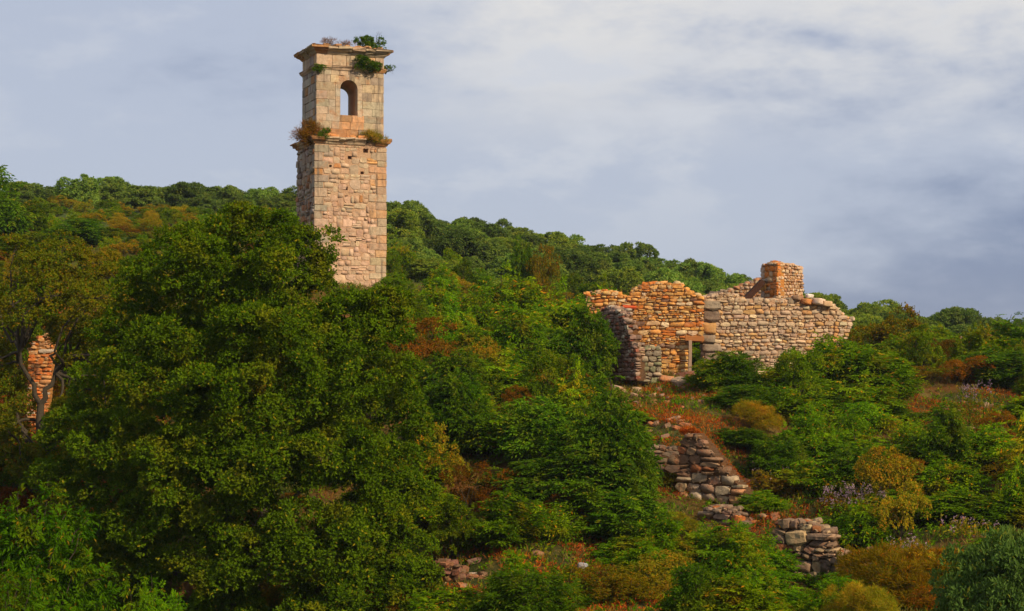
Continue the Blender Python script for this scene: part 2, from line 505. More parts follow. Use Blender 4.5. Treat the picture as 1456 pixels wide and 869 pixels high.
# quoins up the two front corners, rubble between
def quoins(fr, u_edge, sgn, z0, z1, colf, wmax=.8, flip=0):
    z, i = z0, flip
    spans = []
    while z < z1 - .1:
        h = min(random.uniform(.34, .52), z1 - z)
        ww = (wmax if i % 2 else wmax * .62) * random.uniform(.9, 1.1)
        a = u_edge if sgn > 0 else u_edge - ww
        place_stone(tower, fr, a + ww / 2, z + h / 2, ww - .015, h - .02, .5, random.uniform(.0, .02), BLK, colf(a + ww / 2, z), .006, 'quoin')
        spans.append((z, z + h, ww)); z += h; i += 1
    return spans


qL = quoins(fr_f, -.02, 1, 0, z0l, lambda u, v: pick((3, GREY), (3, (.55, .4, .28)), (2, ORG) if v > TZ(250) else (1, PINK)), .85)
qR = quoins(fr_f, TW + .02, -1, 0, z0l, lambda u, v: pick((5, CREAM), (3, PINK), (2, (.66, .38, .2))), 1.0, 1)


def qrow(v):
    a = next((w_ for p, q, w_ in qL if p <= v < q), .6); b = next((w_ for p, q, w_ in qR if p <= v < q), .7)
    return [(a, TW - b)]


masonry(tower, fr_f, 0, z0l, (.19, .36), (.8, 2.1), qrow, RUB[M_tow], col_front, .3, (-.012, .014), .02, .02, .2, .25)
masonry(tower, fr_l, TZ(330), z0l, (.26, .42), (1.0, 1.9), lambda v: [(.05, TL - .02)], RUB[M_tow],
        lambda u, v: None if any(abs(u - p) < .13 and abs(v - q) < .12 for p, q in SIDEH) else pick((4, (.36, .27, .2)), (3, (.36, .30, .23)), (1, (.40, .18, .08)), (1, (.18, .13, .1))), .35, (-.02, .09), .05, .04, .12, .2)  # darker grey stone colours on this side, its shade put into the colour


def moulding(name, x0, x1, y0, y1, prof, mat, cols, blen=.95, ragged=0.0):
    """moulded blocks run round the four sides, mitred at the corners; prof = (overhang, z) outline"""
    sides = [((x0, y0), 0, x1 - x0), ((x0, y1), R(-90), y1 - y0), ((x1, y0), R(90), y1 - y0), ((x1, y1), R(180), x1 - x0)]
    for si, ((ox, oy), a, Ls) in enumerate(sides):
        nb = max(2, round(Ls / blen)); cuts = [0] + sorted(Ls * (i + random.uniform(-.25, .25)) / nb for i in range(1, nb)) + [Ls]
        for i in range(nb):
            if ragged and random.random() < ragged and 0 < i < nb - 1: continue
            dz, do = random.gauss(0, .006), random.gauss(0, .008)
            vs = []
            for e, (cu, sg) in enumerate(((cuts[i], -1), (cuts[i + 1], 1))):
                end = (i == 0 and e == 0) or (i == nb - 1 and e == 1)
                for o, z in prof:
                    u = cu + (sg * o if end else -sg * .008)
                    d = -(o + do + (random.gauss(0, .04) if o > .1 else 0))
                    vs.append((u * math.cos(a) - d * math.sin(a), u * math.sin(a) + d * math.cos(a), z + dz + (random.gauss(0, .02) if o > .1 else 0)))
            m_ = len(prof)
            f = [tuple(range(m_))[::-1], tuple(range(m_, 2 * m_))] + [(k, (k + 1) % m_, (k + 1) % m_ + m_, k + m_) for k in range(m_)]
            me = mesh(name, vs, f, mat)
            bm = bmesh.new(); bm.from_mesh(me); bmesh.ops.recalc_face_normals(bm, faces=bm.faces); bm.to_mesh(me); bm.free()
            link(name, me, tower, (ox, oy, 0), color=cols())


def prof_c(z0, z1, o):
    h = z1 - z0
    return [(-.3, z0), (.02, z0), (.02 + o * .12, z0 + h * .12), (o * .30, z0 + h * .30), (o * .62, z0 + h * .46), (o * .78, z0 + h * .60),
            (o * .78, z0 + h * .66), (o, z0 + h * .70), (o, z1 - .02), (o - .03, z1), (-.3, z1)]


moulding('cornice_stone', 0, TW, 0, TL, prof_c(zc0, zc1, .27), M_ash, lambda: pick((4, CREAM), (4, ORG), (2, (.5, .34, .2))), .62, .16)
link('ledge', box_mesh('ledge', .1, TW - .1, .1, TL - .1, zc0, zc1 + .02, M_mort), tower)
# belfry
bx0, bx1, by0, by1 = .12, TW - .14, .1, 3.1
zb, ze = zc1 + .02, TZ(97)
ul, ur = 1.52, 2.6
um, ar = (ul + ur) / 2, (ur - ul) / 2
zs, zsp = TZ(162.5), TZ(109.5) - ar
EP = .05
arch = [(um + ar * math.cos(a), zsp + ar * math.sin(a)) for a in [math.pi * (1 - i / 14) for i in range(15)]]
ztop = TZ(70)
pl = [(bx0 + EP, zs), (ul, zs)] + arch + [(ur, zs), (bx1 - EP, zs), (bx1 - EP, ztop), (bx0 + EP, ztop)]
bc = prism_mesh('belfry_core', pl, by0 + EP, by1 - EP, M_mort)
RS = .36                                        # the rear opening sits further right
for q in bc.vertices:
    if q.co.y > 2 and ul - .01 <= q.co.x <= ur + .01 and q.co.z < zsp + ar + .01: q.co.x += RS
link('belfry_core', bc, tower)
link('belfry_plinth', box_mesh('plinth', bx0 + EP, bx1 - EP, by0 + EP, by1 - EP, zb - .01, zs - .003, M_mort), tower)
SUR = .27


def brow2(v):
    o = [(a + (RS if i else 0), b + (RS if i == 0 else 0)) for i, (a, b) in enumerate(brow(v))]
    return o if len(o) > 1 else [(bx0, bx1)]


def brow(v):
    if v < zs: return [(bx0, bx1)]
    if v < zsp: return [(bx0, ul - SUR), (ur + SUR, bx1)]
    q = (ar + SUR) ** 2 - (v - zsp) ** 2
    return [(bx0, bx1)] if q <= 0.02 else [(bx0, um - math.sqrt(q)), (um + math.sqrt(q), bx1)]


def col_bel(u, v):
    if zs - .75 < v < zs and abs(u - um) < .75: return pick((5, (.56, .30, .15)), (1, CREAM))
    if v < zb + .35: return pick((3, (.50, .25, .11)), (3, GREY))
    if u < .9: return pick((5, (.44, .36, .26)), (3, CREAM), (.5, (.26, .19, .15)))
    if TZ(175) < v < TZ(135): return pick((5, (.48, .40, .29)), (3, (.54, .43, .30)), (1, PINK))
    return pick((6, CREAM), (3, (.58, .43, .28)), (1.0, GREY))


AR = (.40, .52)
masonry(tower, ((0, by0), 0), zb, ze, AR, (1.0, 2.1), brow, BLK, col_bel, .35, (-.006, .006), .007, .004, .0, .0, .0, 'block', 0)
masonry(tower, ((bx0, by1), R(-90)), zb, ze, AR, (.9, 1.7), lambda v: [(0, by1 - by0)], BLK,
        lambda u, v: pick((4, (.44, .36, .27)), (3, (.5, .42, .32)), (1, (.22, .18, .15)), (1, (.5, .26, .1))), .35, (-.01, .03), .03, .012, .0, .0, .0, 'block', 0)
masonry(tower, ((bx1, by0), R(90)), zb, ze, AR, (1.4, 2.4), lambda v: [(0.05, by1 - by0)], BLK, lambda u, v: pick((1, CREAM), (1, GREY)), .3, (-.01, .01), .02, .005, 0, 0, 0, 'block', 0)
masonry(tower, ((bx1, by1), R(180)), zb, ze, AR, (1.4, 2.4), lambda v: [(bx1 - b, bx1 - a) for a, b in brow2(v)][::-1], BLK, lambda u, v: pick((1, CREAM), (1, GREY)), .3, (-.01, .01), .02, .005, 0, 0, 0, 'block', 0)
# arch surround: jamb stones and voussoirs front and back, and jamb lining of the passage
for (yf, sg) in ((by0, 1), (by1, -1)):
    nv = 9; xo = 0 if sg > 0 else RS
    for i in range(nv):
        a0, a1 = math.pi * i / nv + .006, math.pi * (i + 1) / nv - .006
        pts = [(um + xo + r_ * math.cos(a), zsp + r_ * math.sin(a)) for r_, aa in ((ar - .02, (a0, (a0 + a1) / 2, a1)), (ar + SUR, (a1, (a0 + a1) / 2, a0))) for a in aa]
        p_ = random.uniform(.0, .015)
        link('voussoir', prism_mesh('voussoir', pts, min(yf - sg * p_, yf + sg * .45), max(yf - sg * p_, yf + sg * .45), M_ash), tower, color=jc(CREAM, .06))
    for (a, b) in ((ul + xo - SUR + .008, ul + xo + .02), (ur + xo - .02, ur + xo + SUR - .008)):
        z = zs
        while z < zsp - .1:
            h = min(random.uniform(.34, .6), zsp - z)
            if zsp - z - h < .15: h = zsp - z
            y_a, y_b = (yf - .01, yf + .5) if sg > 0 else (yf - .5, yf + .01)
            link('jamb_stone', box_mesh('jamb', a, b, y_a, y_b, z + .008, z + h - .004, M_ash), tower, color=pick((3, CREAM), (2, (.5, .42, .32))))
            z += h
# entablature: thin string, frieze blocks, top cornice
zt0, zt1 = TZ(97), TZ(91)
moulding('string_course_stone', bx0, bx1, by0, by1, [(-.2, zt0), (.03, zt0), (.05, zt0 + .05), (.13, zt0 + .12), (.15, zt1 - .03), (.13, zt1), (-.2, zt1)], M_ash, lambda: pick((5, CREAM), (1, ORG)), 1.0)
for fr_, Ln in ((((bx0, by0), 0), bx1 - bx0), (((bx0, by1), R(-90)), by1 - by0), (((bx1, by0), R(90)), by1 - by0), (((bx1, by1), R(180)), bx1 - bx0)):
    masonry(tower, fr_, zt1 + .01, TZ(74.5), (.62, .66), (1.0, 1.7), lambda v: [(0, Ln)], BLK, lambda u, v: pick((5, CREAM), (2, (.64, .40, .20)), (1, GREY)), .3, (-.01, .01), .02, .004, 0, 0, 0, 'frieze_block', 0)
moulding('cornice_stone', bx0, bx1, by0, by1, prof_c(TZ(75), TZ(64), .40), M_ash, lambda: pick((3, CREAM), (2, (.5, .38, .25)), (3, (.52, .25, .09))), .7)
link('roof_slab', box_mesh('roof', bx0 + .1, bx1 - .1, by0 + .1, by1 - .1, TZ(70) + .004, TZ(64) + .03, M_omort), tower)
for i in range(26):   # loose coping rubble on top and on the ledge
    sx = random.uniform(.15, .45)
    link('coping_stone', random.choice(RUB[M_rub]), tower, (random.uniform(-.1, TW - .1), random.choice((random.uniform(-.15, .3), random.uniform(0, 2.9))), TZ(64) + .04 + sx * .08), (0, 0, random.random() * 3), (sx, sx * .8, sx * .35), jc((.5, .26, .12)))
for i in range(14):
    sx = random.uniform(.2, .55); uu = random.uniform(-.1, TW)
    link('ledge_stone', random.choice(RUB[M_rub]), tower, (uu, random.uniform(-.12, .02), zc1 + sx * .12), (0, 0, random.random() * .5), (sx, sx * .6, sx * .4), jc((.58, .25, .09)))


# ------------------------------------------------------------ ruined walls
def wall(name, label, p0, p1, polys_px, colf, hr=(.16, .3), wr=(1.0, 2.0), thick=.6, mset=None, core=M_omort, cat='wall', top=True, group=None, span=0.0, depth=.26, proud=(-.01, .07), gap=.025, zdrop=0, topcol=None, tilt=.05, core_in=.035, chips=1.0, **kw):
    """p = (px, distance) of the two ends; outlines are given where the photograph shows them, on the wall's plane"""
    A_, B_ = P(p0[0], 500, p0[1]), P(p1[0], 500, p1[1])
    a = math.atan2(B_.y - A_.y, B_.x - A_.x)
    zb_ = min(gz(A_.x, A_.y), gz(B_.x, B_.y)) - .1
    root = empty(name, (A_.x, A_.y, zb_), a); tag(root, label, cat, group)
    nrm = Vector((math.sin(a), -math.cos(a), 0)); ud = Vector((math.cos(a), math.sin(a), 0)); A0 = Vector((A_.x, A_.y, 0))
    loc = []
    for pl_ in polys_px:
        q = []
        for px, py in pl_:
            d = P(px, py, 1.0); k = A0.dot(nrm) / d.dot(nrm); w3 = d * k
            q.append(((w3 - A0).dot(ud), w3.z - zb_))
        loc.append(q)
    rows = poly_rows(loc)
    outer = loc[0]
    # core: the outline shrunk a little; openings are cut with a boolean-free strip build
    zs_ = np.linspace(min(p[1] for p in outer), max(p[1] for p in outer), 30)
    vs, fs = [], []
    for i in range(len(zs_) - 1):
        for s_, e_ in rows((zs_[i] + zs_[i + 1]) / 2):
            if e_ - s_ < 2.5 * core_in: continue
            b0 = len(vs)
            for (x, y, z) in ((s_, core_in, 0), (e_, core_in, 0), (e_, thick, 0), (s_, thick, 0)):
                for zz in (zs_[i], zs_[i + 1]): vs.append((x + (core_in if x == s_ else -core_in), y, zz - .02))
            fs += [(b0, b0 + 2, b0 + 3, b0 + 1), (b0 + 2, b0 + 4, b0 + 5, b0 + 3), (b0 + 4, b0 + 6, b0 + 7, b0 + 5), (b0 + 6, b0, b0 + 1, b0 + 7), (b0 + 1, b0 + 3, b0 + 5, b0 + 7), (b0, b0 + 6, b0 + 4, b0 + 2)]
    link('wall_core', mesh('wall_core', vs, fs, core), root)
    ms = mset or RUB[M_rub]
    masonry(root, ((0, 0), 0), min(p[1] for p in outer), max(p[1] for p in outer), hr, wr, rows, ms, colf, depth, proud, gap, tilt, span=span, **kw)
    if top:   # ragged top: stones lying across the wall's thickness along the outline
        zmid = np.mean([p[1] for p in outer])
        u0, u1 = min(p[0] for p in outer), max(p[0] for p in outer)
        u = u0 + .1
        zz = np.arange(min(p[1] for p in outer), max(p[1] for p in outer), .04)
        while u < u1 - .1:
            hs = [z for z in zz if any(s_ < u < e_ for s_, e_ in rows(z))]
            if hs:
                yy = random.uniform(.05, .15)
                while yy < thick:
                    s = random.uniform(.14, .34)
                    tc_ = (topcol or colf)(u, hs[-1]) or (.16, .09, .05)
                    link('capstone', random.choice(ms), root, (u + random.uniform(-.05, .05), yy + s * .3, hs[-1] + random.uniform(-.03, .07)), (random.gauss(0, .12), random.gauss(0, .12), random.random() * 3), (s * 1.2, s, s * random.uniform(.4, .75)), tc_)
                    yy += s * .9
            u += random.uniform(.17, .3)
    # small chips pinned between the stones
    nchip = int(chips * 26 * (max(p[0] for p in outer) - min(p[0] for p in outer)) * (max(p[1] for p in outer) - min(p[1] for p in outer)))
    vs, fs, rr = [], [], []
    for _ in range(nchip):
        v_ = random.uniform(min(p[1] for p in outer), max(p[1] for p in outer)); sp_ = rows(v_)
        if not sp_: continue
        s_, e_ = random.choice(sp_); u_ = random.uniform(s_ + .03, max(s_ + .04, e_ - .03)); w2, h2 = random.uniform(.025, .075), random.uniform(.015, .04)
        b0 = len(vs); t_ = random.gauss(0, .3); y0 = -random.uniform(.0, .03)
        for (x, y, z) in ((-w2, .05, -h2), (w2, .05, -h2 * .8), (w2 * .9, .05, h2), (-w2 * .8, .05, h2 * .9), (-w2 * .6, y0, -h2 * .6), (w2 * .7, y0, -h2 * .5), (w2 * .5, y0 - .01, h2 * .6), (-w2 * .6, y0, h2 * .5)):
            vs.append((u_ + x * math.cos(t_) - z * math.sin(t_), y, v_ + x * math.sin(t_) + z * math.cos(t_)))
        fs += [(b0 + 4, b0 + 5, b0 + 6, b0 + 7)] + [(b0 + i, b0 + (i + 1) % 4, b0 + 4 + (i + 1) % 4, b0 + 4 + i) for i in range(4)]
        rr += [random.random()] * 5
    if fs:
        me = np_mesh('chips', np.array(vs), np.array(fs), M_dchip if core is M_dmort else M_chip, np.array(rr))
        tag(link('chippings', me, root), kind='stuff')
    sts = sorted([c for c in root.children if c.name.startswith('stone')], key=lambda c: -c.scale[0] * c.scale[2])
    if len(sts) > 290:      # only the 285 largest stay single parts
        print('WALL STONES', label, len(sts))
        V, F, T, n0 = [], [], [], 0
        for c in sts[285:]:
            c.matrix_basis; M = np.array(c.matrix_basis); k = len(c.data.vertices); co = np.empty(k * 3); c.data.vertices.foreach_get('co', co)
            V.append(co.reshape(-1, 3) @ M[:3, :3].T + M[:3, 3])
            fi = np.empty(len(c.data.loops), int); c.data.loops.foreach_get('vertex_index', fi); F.append(fi.reshape(-1, 4) + n0); T += [tuple(c.color)] * (len(fi) // 4); n0 += k
            bpy.data.objects.remove(c)
        me = np_mesh('small_stones', np.concatenate(V), np.concatenate(F), M_JOIN[M_dark if core is M_dmort else M_rub])
        at_ = me.attributes.new('tint', 'FLOAT_COLOR', 'FACE'); at_.data.foreach_set('color', np.array(T, np.float32).ravel())
        tag(link('small_stones', me, root), kind='stuff')
    return root


OR1, OR2, OR3, BUFF, PALE = (.70, .32, .08), (.66, .37, .12), (.60, .19, .035), (.60, .40, .20), (.72, .52, .32)
# long gable wall at the right
colG = lambda u, v: pick((5, (.48, .34, .23)), (4, (.54, .39, .26)), (2, (.54, .30, .12)), (1.6, (.34, .26, .19)), (1.0, PALE)) if u < 5 else pick((4, (.56, .38, .24)), (3, (.58, .43, .29)), (2, (.56, .30, .12)))
right_wall = wall('ruined_wall', 'widest ruined wall of grey and buff rubble with a big-stoned left corner', (999, 79.3), (1216, 80.3),
     [[(999, 540), (999, 424), (1012, 420), (1030, 417), (1048, 421), (1062, 428), (1082, 426), (1104, 428), (1126, 427), (1142, 428), (1160, 428), (1178, 430), (1188, 436), (1200, 447), (1214, 458), (1205, 482), (1204, 530), (1204, 540)]],
     lambda u, v: colG(u, v) if not (abs(u - 1.95) < .14 and abs(v - 1.75 - .1) < .1) else None, (.10, .27), (1.0, 2.6), .65, core=M_mort, split=.15, gap=.035, tilt=.08, core_in=.06)
# its big quoins stand proud at the left end
z = -.2
while z < 3.95:
    h = random.uniform(.42, .62)
    ww = random.uniform(.6, 1.1)
    link('quoin', random.choice(RND[M_rub]), right_wall, (ww / 2 + random.uniform(-.08, .02), .28, z + h / 2), (0, 0, random.gauss(0, .03)), (ww, .85, h - .01), pick((4, (.27, .20, .15)), (3, (.42, .30, .21)), (2, (.50, .28, .10)), (2, (.16, .11, .08))))
    z += h
# four large loose blocks on its top
for (px, py, s, c) in ((1134, 424, .5, (.3, .17, .1)), (1147, 429, .55, (.55, .22, .07)), (1164, 429, .62, (.72, .55, .42)), (1176, 432, .5, (.56, .36, .2)), (1151, 421, .36, (.8, .7, .6))):
    k = P(px, py, 80.0)
    o = link('loose_block', random.choice(RND[M_rub]), right_wall, right_wall.matrix_basis.inverted() @ k, (.1, .1, random.random()), (s, s * .8, s * .55), c)
# pillar rising behind it
wall('stone_pillar', 'square stone pillar stub standing highest above the right ruined wall', (1081, 82.4), (1106, 81.4),
     [[(1081, 436), (1081, 379), (1090, 375), (1106, 374), (1106, 436)]], lambda u, v: pick((3, (.58, .38, .22)), (4, OR3), (1, GREY)) if u > .35 else pick((4, (.46, .33, .25)), (2, OR1)), (.22, .36), (.8, 1.4), .5, cat='pillar')
wall('pillar_side_wall', 'lit side of small rubble running back from the pillar stub', (1106, 81.42), (1143, 82.6),
     [[(1106, 436), (1106, 375), (1120, 376), (1142, 380), (1143, 436)]], lambda u, v: pick((5, (.60, .42, .28)), (3, (.54, .34, .2)), (1, (.4, .2, .1))), (.12, .19), (.9, 1.5), .5, cat='wall')
# gable slope behind
wall('ruined_wall', 'dim sloping gable of rubble rising behind a fallen roof beam', (1006, 86), (1086, 86),
     [[(1003, 450), (1003, 425), (1022, 416), (1040, 413), (1052, 408), (1064, 403), (1084, 398), (1088, 398), (1088, 450)]], lambda u, v: pick((3, (.42, .2, .1)), (3, (.34, .24, .17)), (2, (.5, .35, .22))), (.13, .22), (.9, 1.8), .5)
# orange wall with the doorway
colO = lambda u, v: pick((5, OR1), (4, OR2), (2, OR3), (2.2, BUFF), (1.0, PALE), (.5, (.25, .13, .08)))
wall('ruined_wall', 'bright orange rubble wall with a wooden framed doorway at its right end', (832, 79.4), (1001, 78.6),
     [[(838, 545), (832, 418), (846, 414), (866, 414), (880, 418), (889, 425), (899, 415), (908, 408), (918, 404), (928, 403), (942, 403), (958, 405), (970, 405), (977, 413), (986, 418), (1001, 425), (1001, 484), (980, 484), (978, 545)]],
     colO, (.10, .27), (1.0, 2.8), .6, split=.2, gap=.035, tilt=.09, core_in=.06)
# return wall in shade, which is also put into its dark stone colours
wall('ruined_wall', 'shade-darkened red rubble wall stub descending toward the front of the orange wall', (846, 79.0), (905, 75.4),
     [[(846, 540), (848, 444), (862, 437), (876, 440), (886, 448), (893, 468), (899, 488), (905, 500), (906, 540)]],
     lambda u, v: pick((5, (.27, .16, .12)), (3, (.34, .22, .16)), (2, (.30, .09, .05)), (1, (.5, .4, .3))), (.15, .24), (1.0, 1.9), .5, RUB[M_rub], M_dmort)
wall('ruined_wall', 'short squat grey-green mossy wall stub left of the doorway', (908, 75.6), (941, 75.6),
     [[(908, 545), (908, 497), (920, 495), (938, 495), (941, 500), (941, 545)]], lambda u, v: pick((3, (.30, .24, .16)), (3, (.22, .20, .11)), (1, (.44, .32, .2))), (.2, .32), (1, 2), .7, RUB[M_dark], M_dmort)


def beam(name, label, a, b, w_, h, color, cat='beam', mat=M_wood):
    a, b = Vector(a), Vector(b); d = b - a
    me = box_mesh(name, -w_ / 2, w_ / 2, -h / 2, h / 2, 0, d.length, mat)
    bm = bmesh.new(); bm.from_mesh(me); bmesh.ops.bevel(bm, geom=bm.edges[:], offset=.012, segments=1, affect='EDGES')
    bmesh.ops.subdivide_edges(bm, edges=[e for e in bm.edges if e.calc_length() > d.length * .7], cuts=5)
    for q in bm.verts: q.co.x += .012 * math.sin(q.co.z * 3); q.co.y += .012 * math.cos(q.co.z * 2.3)
    bm.to_mesh(me); bm.free()
    o = link(name, me, None, a, d.to_track_quat('Z', 'Y').to_euler(), color=color)
    tag(o, label, cat); return o


beam('roof_beam', 'charred dark roof beam slanting up to the pillar stub', P(1056, 431, 81.6), P(1084, 400, 82), .26, .3, (.08, .04, .03))
beam('door_post', 'weathered grey upright wooden post in the ruined doorway', P(981, 536, 78.4), P(981, 484, 78.4), .13, .16, (.55, .42, .34), 'post')
beam('door_lintel', 'flat brown wooden lintel over the ruined doorway', P(974, 481.5, 78.45), P(1001, 482, 78.4), .22, .24, (.62, .27, .10), 'lintel')
tl = box_mesh('roof_tile', -.33, .33, -.1, .1, -.04, .04, M_tile)
tag(link('roof_tile', tl, None, P(895, 436.5, 79.0), (.35, .06, .02)), 'bright red clay tile stuck in the orange rubble wall', 'tile')
# low masonry further forward
wall('retaining_wall', 'old retaining wall of squared dark blocks with orange moss on its sloping top', (958, 60.5), (1052, 58.8),
     [[(962, 712), (960, 650), (968, 625), (976, 616), (990, 618), (1003, 632), (1016, 648), (1030, 664), (1042, 680), (1060, 700), (1075, 712)]],
     lambda u, v: pick((4, (.20, .11, .06)), (3, (.28, .16, .09)), (1, (.3, .1, .04))) if v > 1.25 else pick((4, (.46, .34, .22)), (2, (.30, .2, .13)), (1, (.45, .22, .1))), (.22, .38), (1.1, 2.0), .7, RUB[M_dark], M_dmort, depth=.4, proud=(0, .1), top=False)
wall('boulder_wall', 'tumbled dry wall of large dark boulders at the lower right', (1092, 55.2), (1212, 53.4),
     [[(1100, 838), (1095, 800), (1096, 772), (1100, 752), (1112, 742), (1140, 742), (1165, 756), (1182, 768), (1190, 790), (1208, 806), (1212, 838)]],
     lambda u, v: pick((5, (.22, .14, .09)), (3, (.32, .21, .13)), (1.4, (.42, .29, .16)), (1.5, (.28, .10, .04))), (.18, .5), (.8, 1.8), .8, RND[M_dark][:3] + RUB[M_dark], M_dmort, depth=.6, proud=(0, .18), gap=.02, tilt=.13, core_in=.16, split=.15)
wall('retaining_wall', 'low broken run of dark masonry between the mossy wall and the boulders', (976, 58.2), (1104, 55.6),
     [[(984, 790), (986, 744), (996, 730), (1012, 722), (1036, 724), (1050, 738), (1060, 756), (1062, 800)]],
     lambda u, v: pick((5, (.19, .12, .08)), (2, (.3, .2, .13)), (1, (.4, .12, .03))), (.24, .4), (1.1, 2.2), .7, RUB[M_dark], M_dmort, depth=.45, proud=(0, .14), tilt=.08)
wall('ruined_wall', 'orange and white rubble wall standing behind the sparse tree at far left', (22, 66.5), (84, 66.5),
     [[(36, 640), (38, 560), (40, 500), (46, 488), (56, 482), (66, 474), (74, 484), (76, 500), (70, 560), (60, 640)]],
     lambda u, v: pick((5, (.58, .17, .04)), (3, (.55, .26, .1)), (1, (.56, .44, .33))), (.12, .22), (1.3, 2.6), .6)
wall('ruined_wall', 'pinkish rubble wall end topping the bushes at far right', (1366, 93), (1408, 93),
     [[(1366, 505), (1366, 486), (1376, 480), (1390, 476), (1404, 474), (1410, 480), (1410, 505)]],
     lambda u, v: pick((4, (.5, .24, .15)), (2, (.5, .36, .26))), (.13, .2), (.9, 1.6), .5)
wall('ruined_wall', 'low pink rubble remnant beside the field right of the bell tower', (583, 99), (612, 99),
     [[(584, 446), (585, 430), (592, 425), (606, 424), (610, 430), (611, 446)]],
     lambda u, v: pick((4, (.62, .40, .26)), (1, (.5, .2, .08))), (.14, .22), (1.2, 2.4), .5, core=M_mort)
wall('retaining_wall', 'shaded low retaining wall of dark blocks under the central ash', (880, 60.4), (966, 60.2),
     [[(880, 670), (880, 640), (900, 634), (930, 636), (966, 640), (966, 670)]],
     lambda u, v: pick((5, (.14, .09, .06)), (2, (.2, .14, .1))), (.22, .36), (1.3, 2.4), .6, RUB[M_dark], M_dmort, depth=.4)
wall('retaining_wall', 'low reddish stone bank at the bottom just right of the big oak', (612, 52.5), (740, 51.5),
     [[(612, 850), (612, 806), (625, 800), (650, 808), (662, 820), (690, 818), (708, 832), (730, 842), (740, 850)]],
     lambda u, v: pick((4, (.20, .09, .06)), (3, (.27, .12, .06)), (.6, (.4, .3, .22))) if random.random() < .75 else None, (.13, .28), (1.0, 2.8), .5, RUB[M_dark], M_dmort, depth=.35, proud=(0, .2), tilt=.3)

# rubble lying in front of the doorway and down the slope
def boulder(px, py, D, s, col, label, flat=.6, group=None, ms=None):
    p = P(px, py, D); g = gz(p.x, p.y)
    o = link('fallen_stone', random.choice(ms or RND[M_rub]), None, (p.x, p.y, g + s * flat * .3), (random.gauss(0, .2), random.gauss(0, .2), random.random() * 3), (s * 1.25, s, s * flat), col)
    tag(o, label, 'stone', group); return o


boulder(992, 549, 74.5, .8, (.44, .29, .17), 'big pale slab tilted on the rubble below the doorway')
boulder(967, 548, 74.2, .7, (.40, .27, .17), 'pale flat block lying left of the tilted slab')
boulder(948, 546, 75, .55, (.5, .2, .08), 'orange block at the foot of the short mossy stub')
boulder(905, 548, 73.5, .45, (.46, .30, .18), 'rounded pinkish stone on the red earth below the shaded wall stub')
boulder(877, 534, 75, .5, (.46, .31, .2), 'pale squarish stone at the foot of the shaded wall stub')
boulder(886, 538, 74.4, .3, (.5, .33, .22), 'small light stone beside the pale squarish one')
boulder(975, 533, 76.5, .7, (.2, .08, .05), 'dark maroon block directly under the doorway sill')
boulder(828, 762, 52.5, .26, (.3, .3, .32), 'small grey-white stone in the dark hollow at the bottom centre', 1.3)
k = 0
for (x0, x1, y0, y1, cnt, lab) in ((850, 1005, 536, 585, 60, 'small loose stone on the orange rubble slope below the doorway'), (920, 985, 590, 625, 14, 'small loose stone above the mossy retaining wall'),
                                   (1290, 1450, 575, 620, 30, 'small loose stone on the red bank at the far right'), (610, 780, 790, 865, 12, 'small loose stone on the red earth beside the big oak'), (1040, 1110, 690, 745, 18, 'small loose stone on the red moss above the boulders'),
                                   (1210, 1250, 760, 850, 10, 'small loose stone tumbled right of the boulder wall')):
    for i in range(cnt):
        px, py = random.uniform(x0, x1), random.uniform(y0, y1)
        lo, hi = 40.0, 130.0
        D = lo
        while D < hi:       # where the sight line meets the ground
            q = P(px, py, D)
            if q.z < gz(q.x, q.y): break
            D += .8
        q = P(px, py, D); s = random.uniform(.12, .36)
        o = link('loose_stone', random.choice(RUB[M_rub]), None, (q.x, q.y, gz(q.x, q.y) + s * .1), (random.gauss(0, .3), random.gauss(0, .3), random.random() * 3), (s * 1.3, s, s * .6), pick((3, (.38, .22, .12)), (3, (.40, .15, .06)), (.5, (.55, .42, .31)), (3, (.25, .14, .09))))
        tag(o, lab, 'stone', lab.replace('small loose stone', 'loose stones'))


# ------------------------------------------------------------ foliage generators (numpy)
def unit(a): return a / (np.linalg.norm(a, axis=-1, keepdims=True) + 1e-9)


def rdir(n_): return unit(rng.normal(size=(n_, 3)))


def leaves(Pb, Dr, Nm, Ln, Wd, rnd):
    """one folded quad per leaf"""
    Dr = unit(Dr); Sd = unit(np.cross(Dr, Nm)); Nn = np.cross(Sd, Dr)
    Ln = np.asarray(Ln).reshape(-1, 1) * np.ones((len(Pb), 1)); Wd = np.asarray(Wd).reshape(-1, 1) * np.ones((len(Pb), 1))
    m_ = Pb + Dr * Ln * .5
    v_ = np.stack([Pb, m_ + Sd * Wd * .5 + Nn * Wd * .18, Pb + Dr * Ln - Nn * Ln * .12, m_ - Sd * Wd * .5 + Nn * Wd * .18], 1)
    return v_.reshape(-1, 3), rnd


def tufts(pts, dirs, k, Ln, Wd, spread=.75, crnd=None):
    n_ = len(pts)
    pp = np.repeat(pts, k, 0); dd = np.repeat(unit(dirs), k, 0)
    d = unit(dd * .55 + rdir(n_ * k) * spread)
    pp = pp + d * Ln * .15 + rng.normal(size=pp.shape) * Ln * .25
    cr = rng.random(n_) if crnd is None else crnd
    r = np.clip(np.repeat(cr, k) * .7 + rng.random(n_ * k) * .3, 0, 1)
    nm = unit(dd + rdir(n_ * k) * .4 + np.array([0, 0, .15]))
    return leaves(pp, d, nm, Ln * rng.uniform(.7, 1.25, n_ * k), Wd * rng.uniform(.8, 1.2, n_ * k), r)


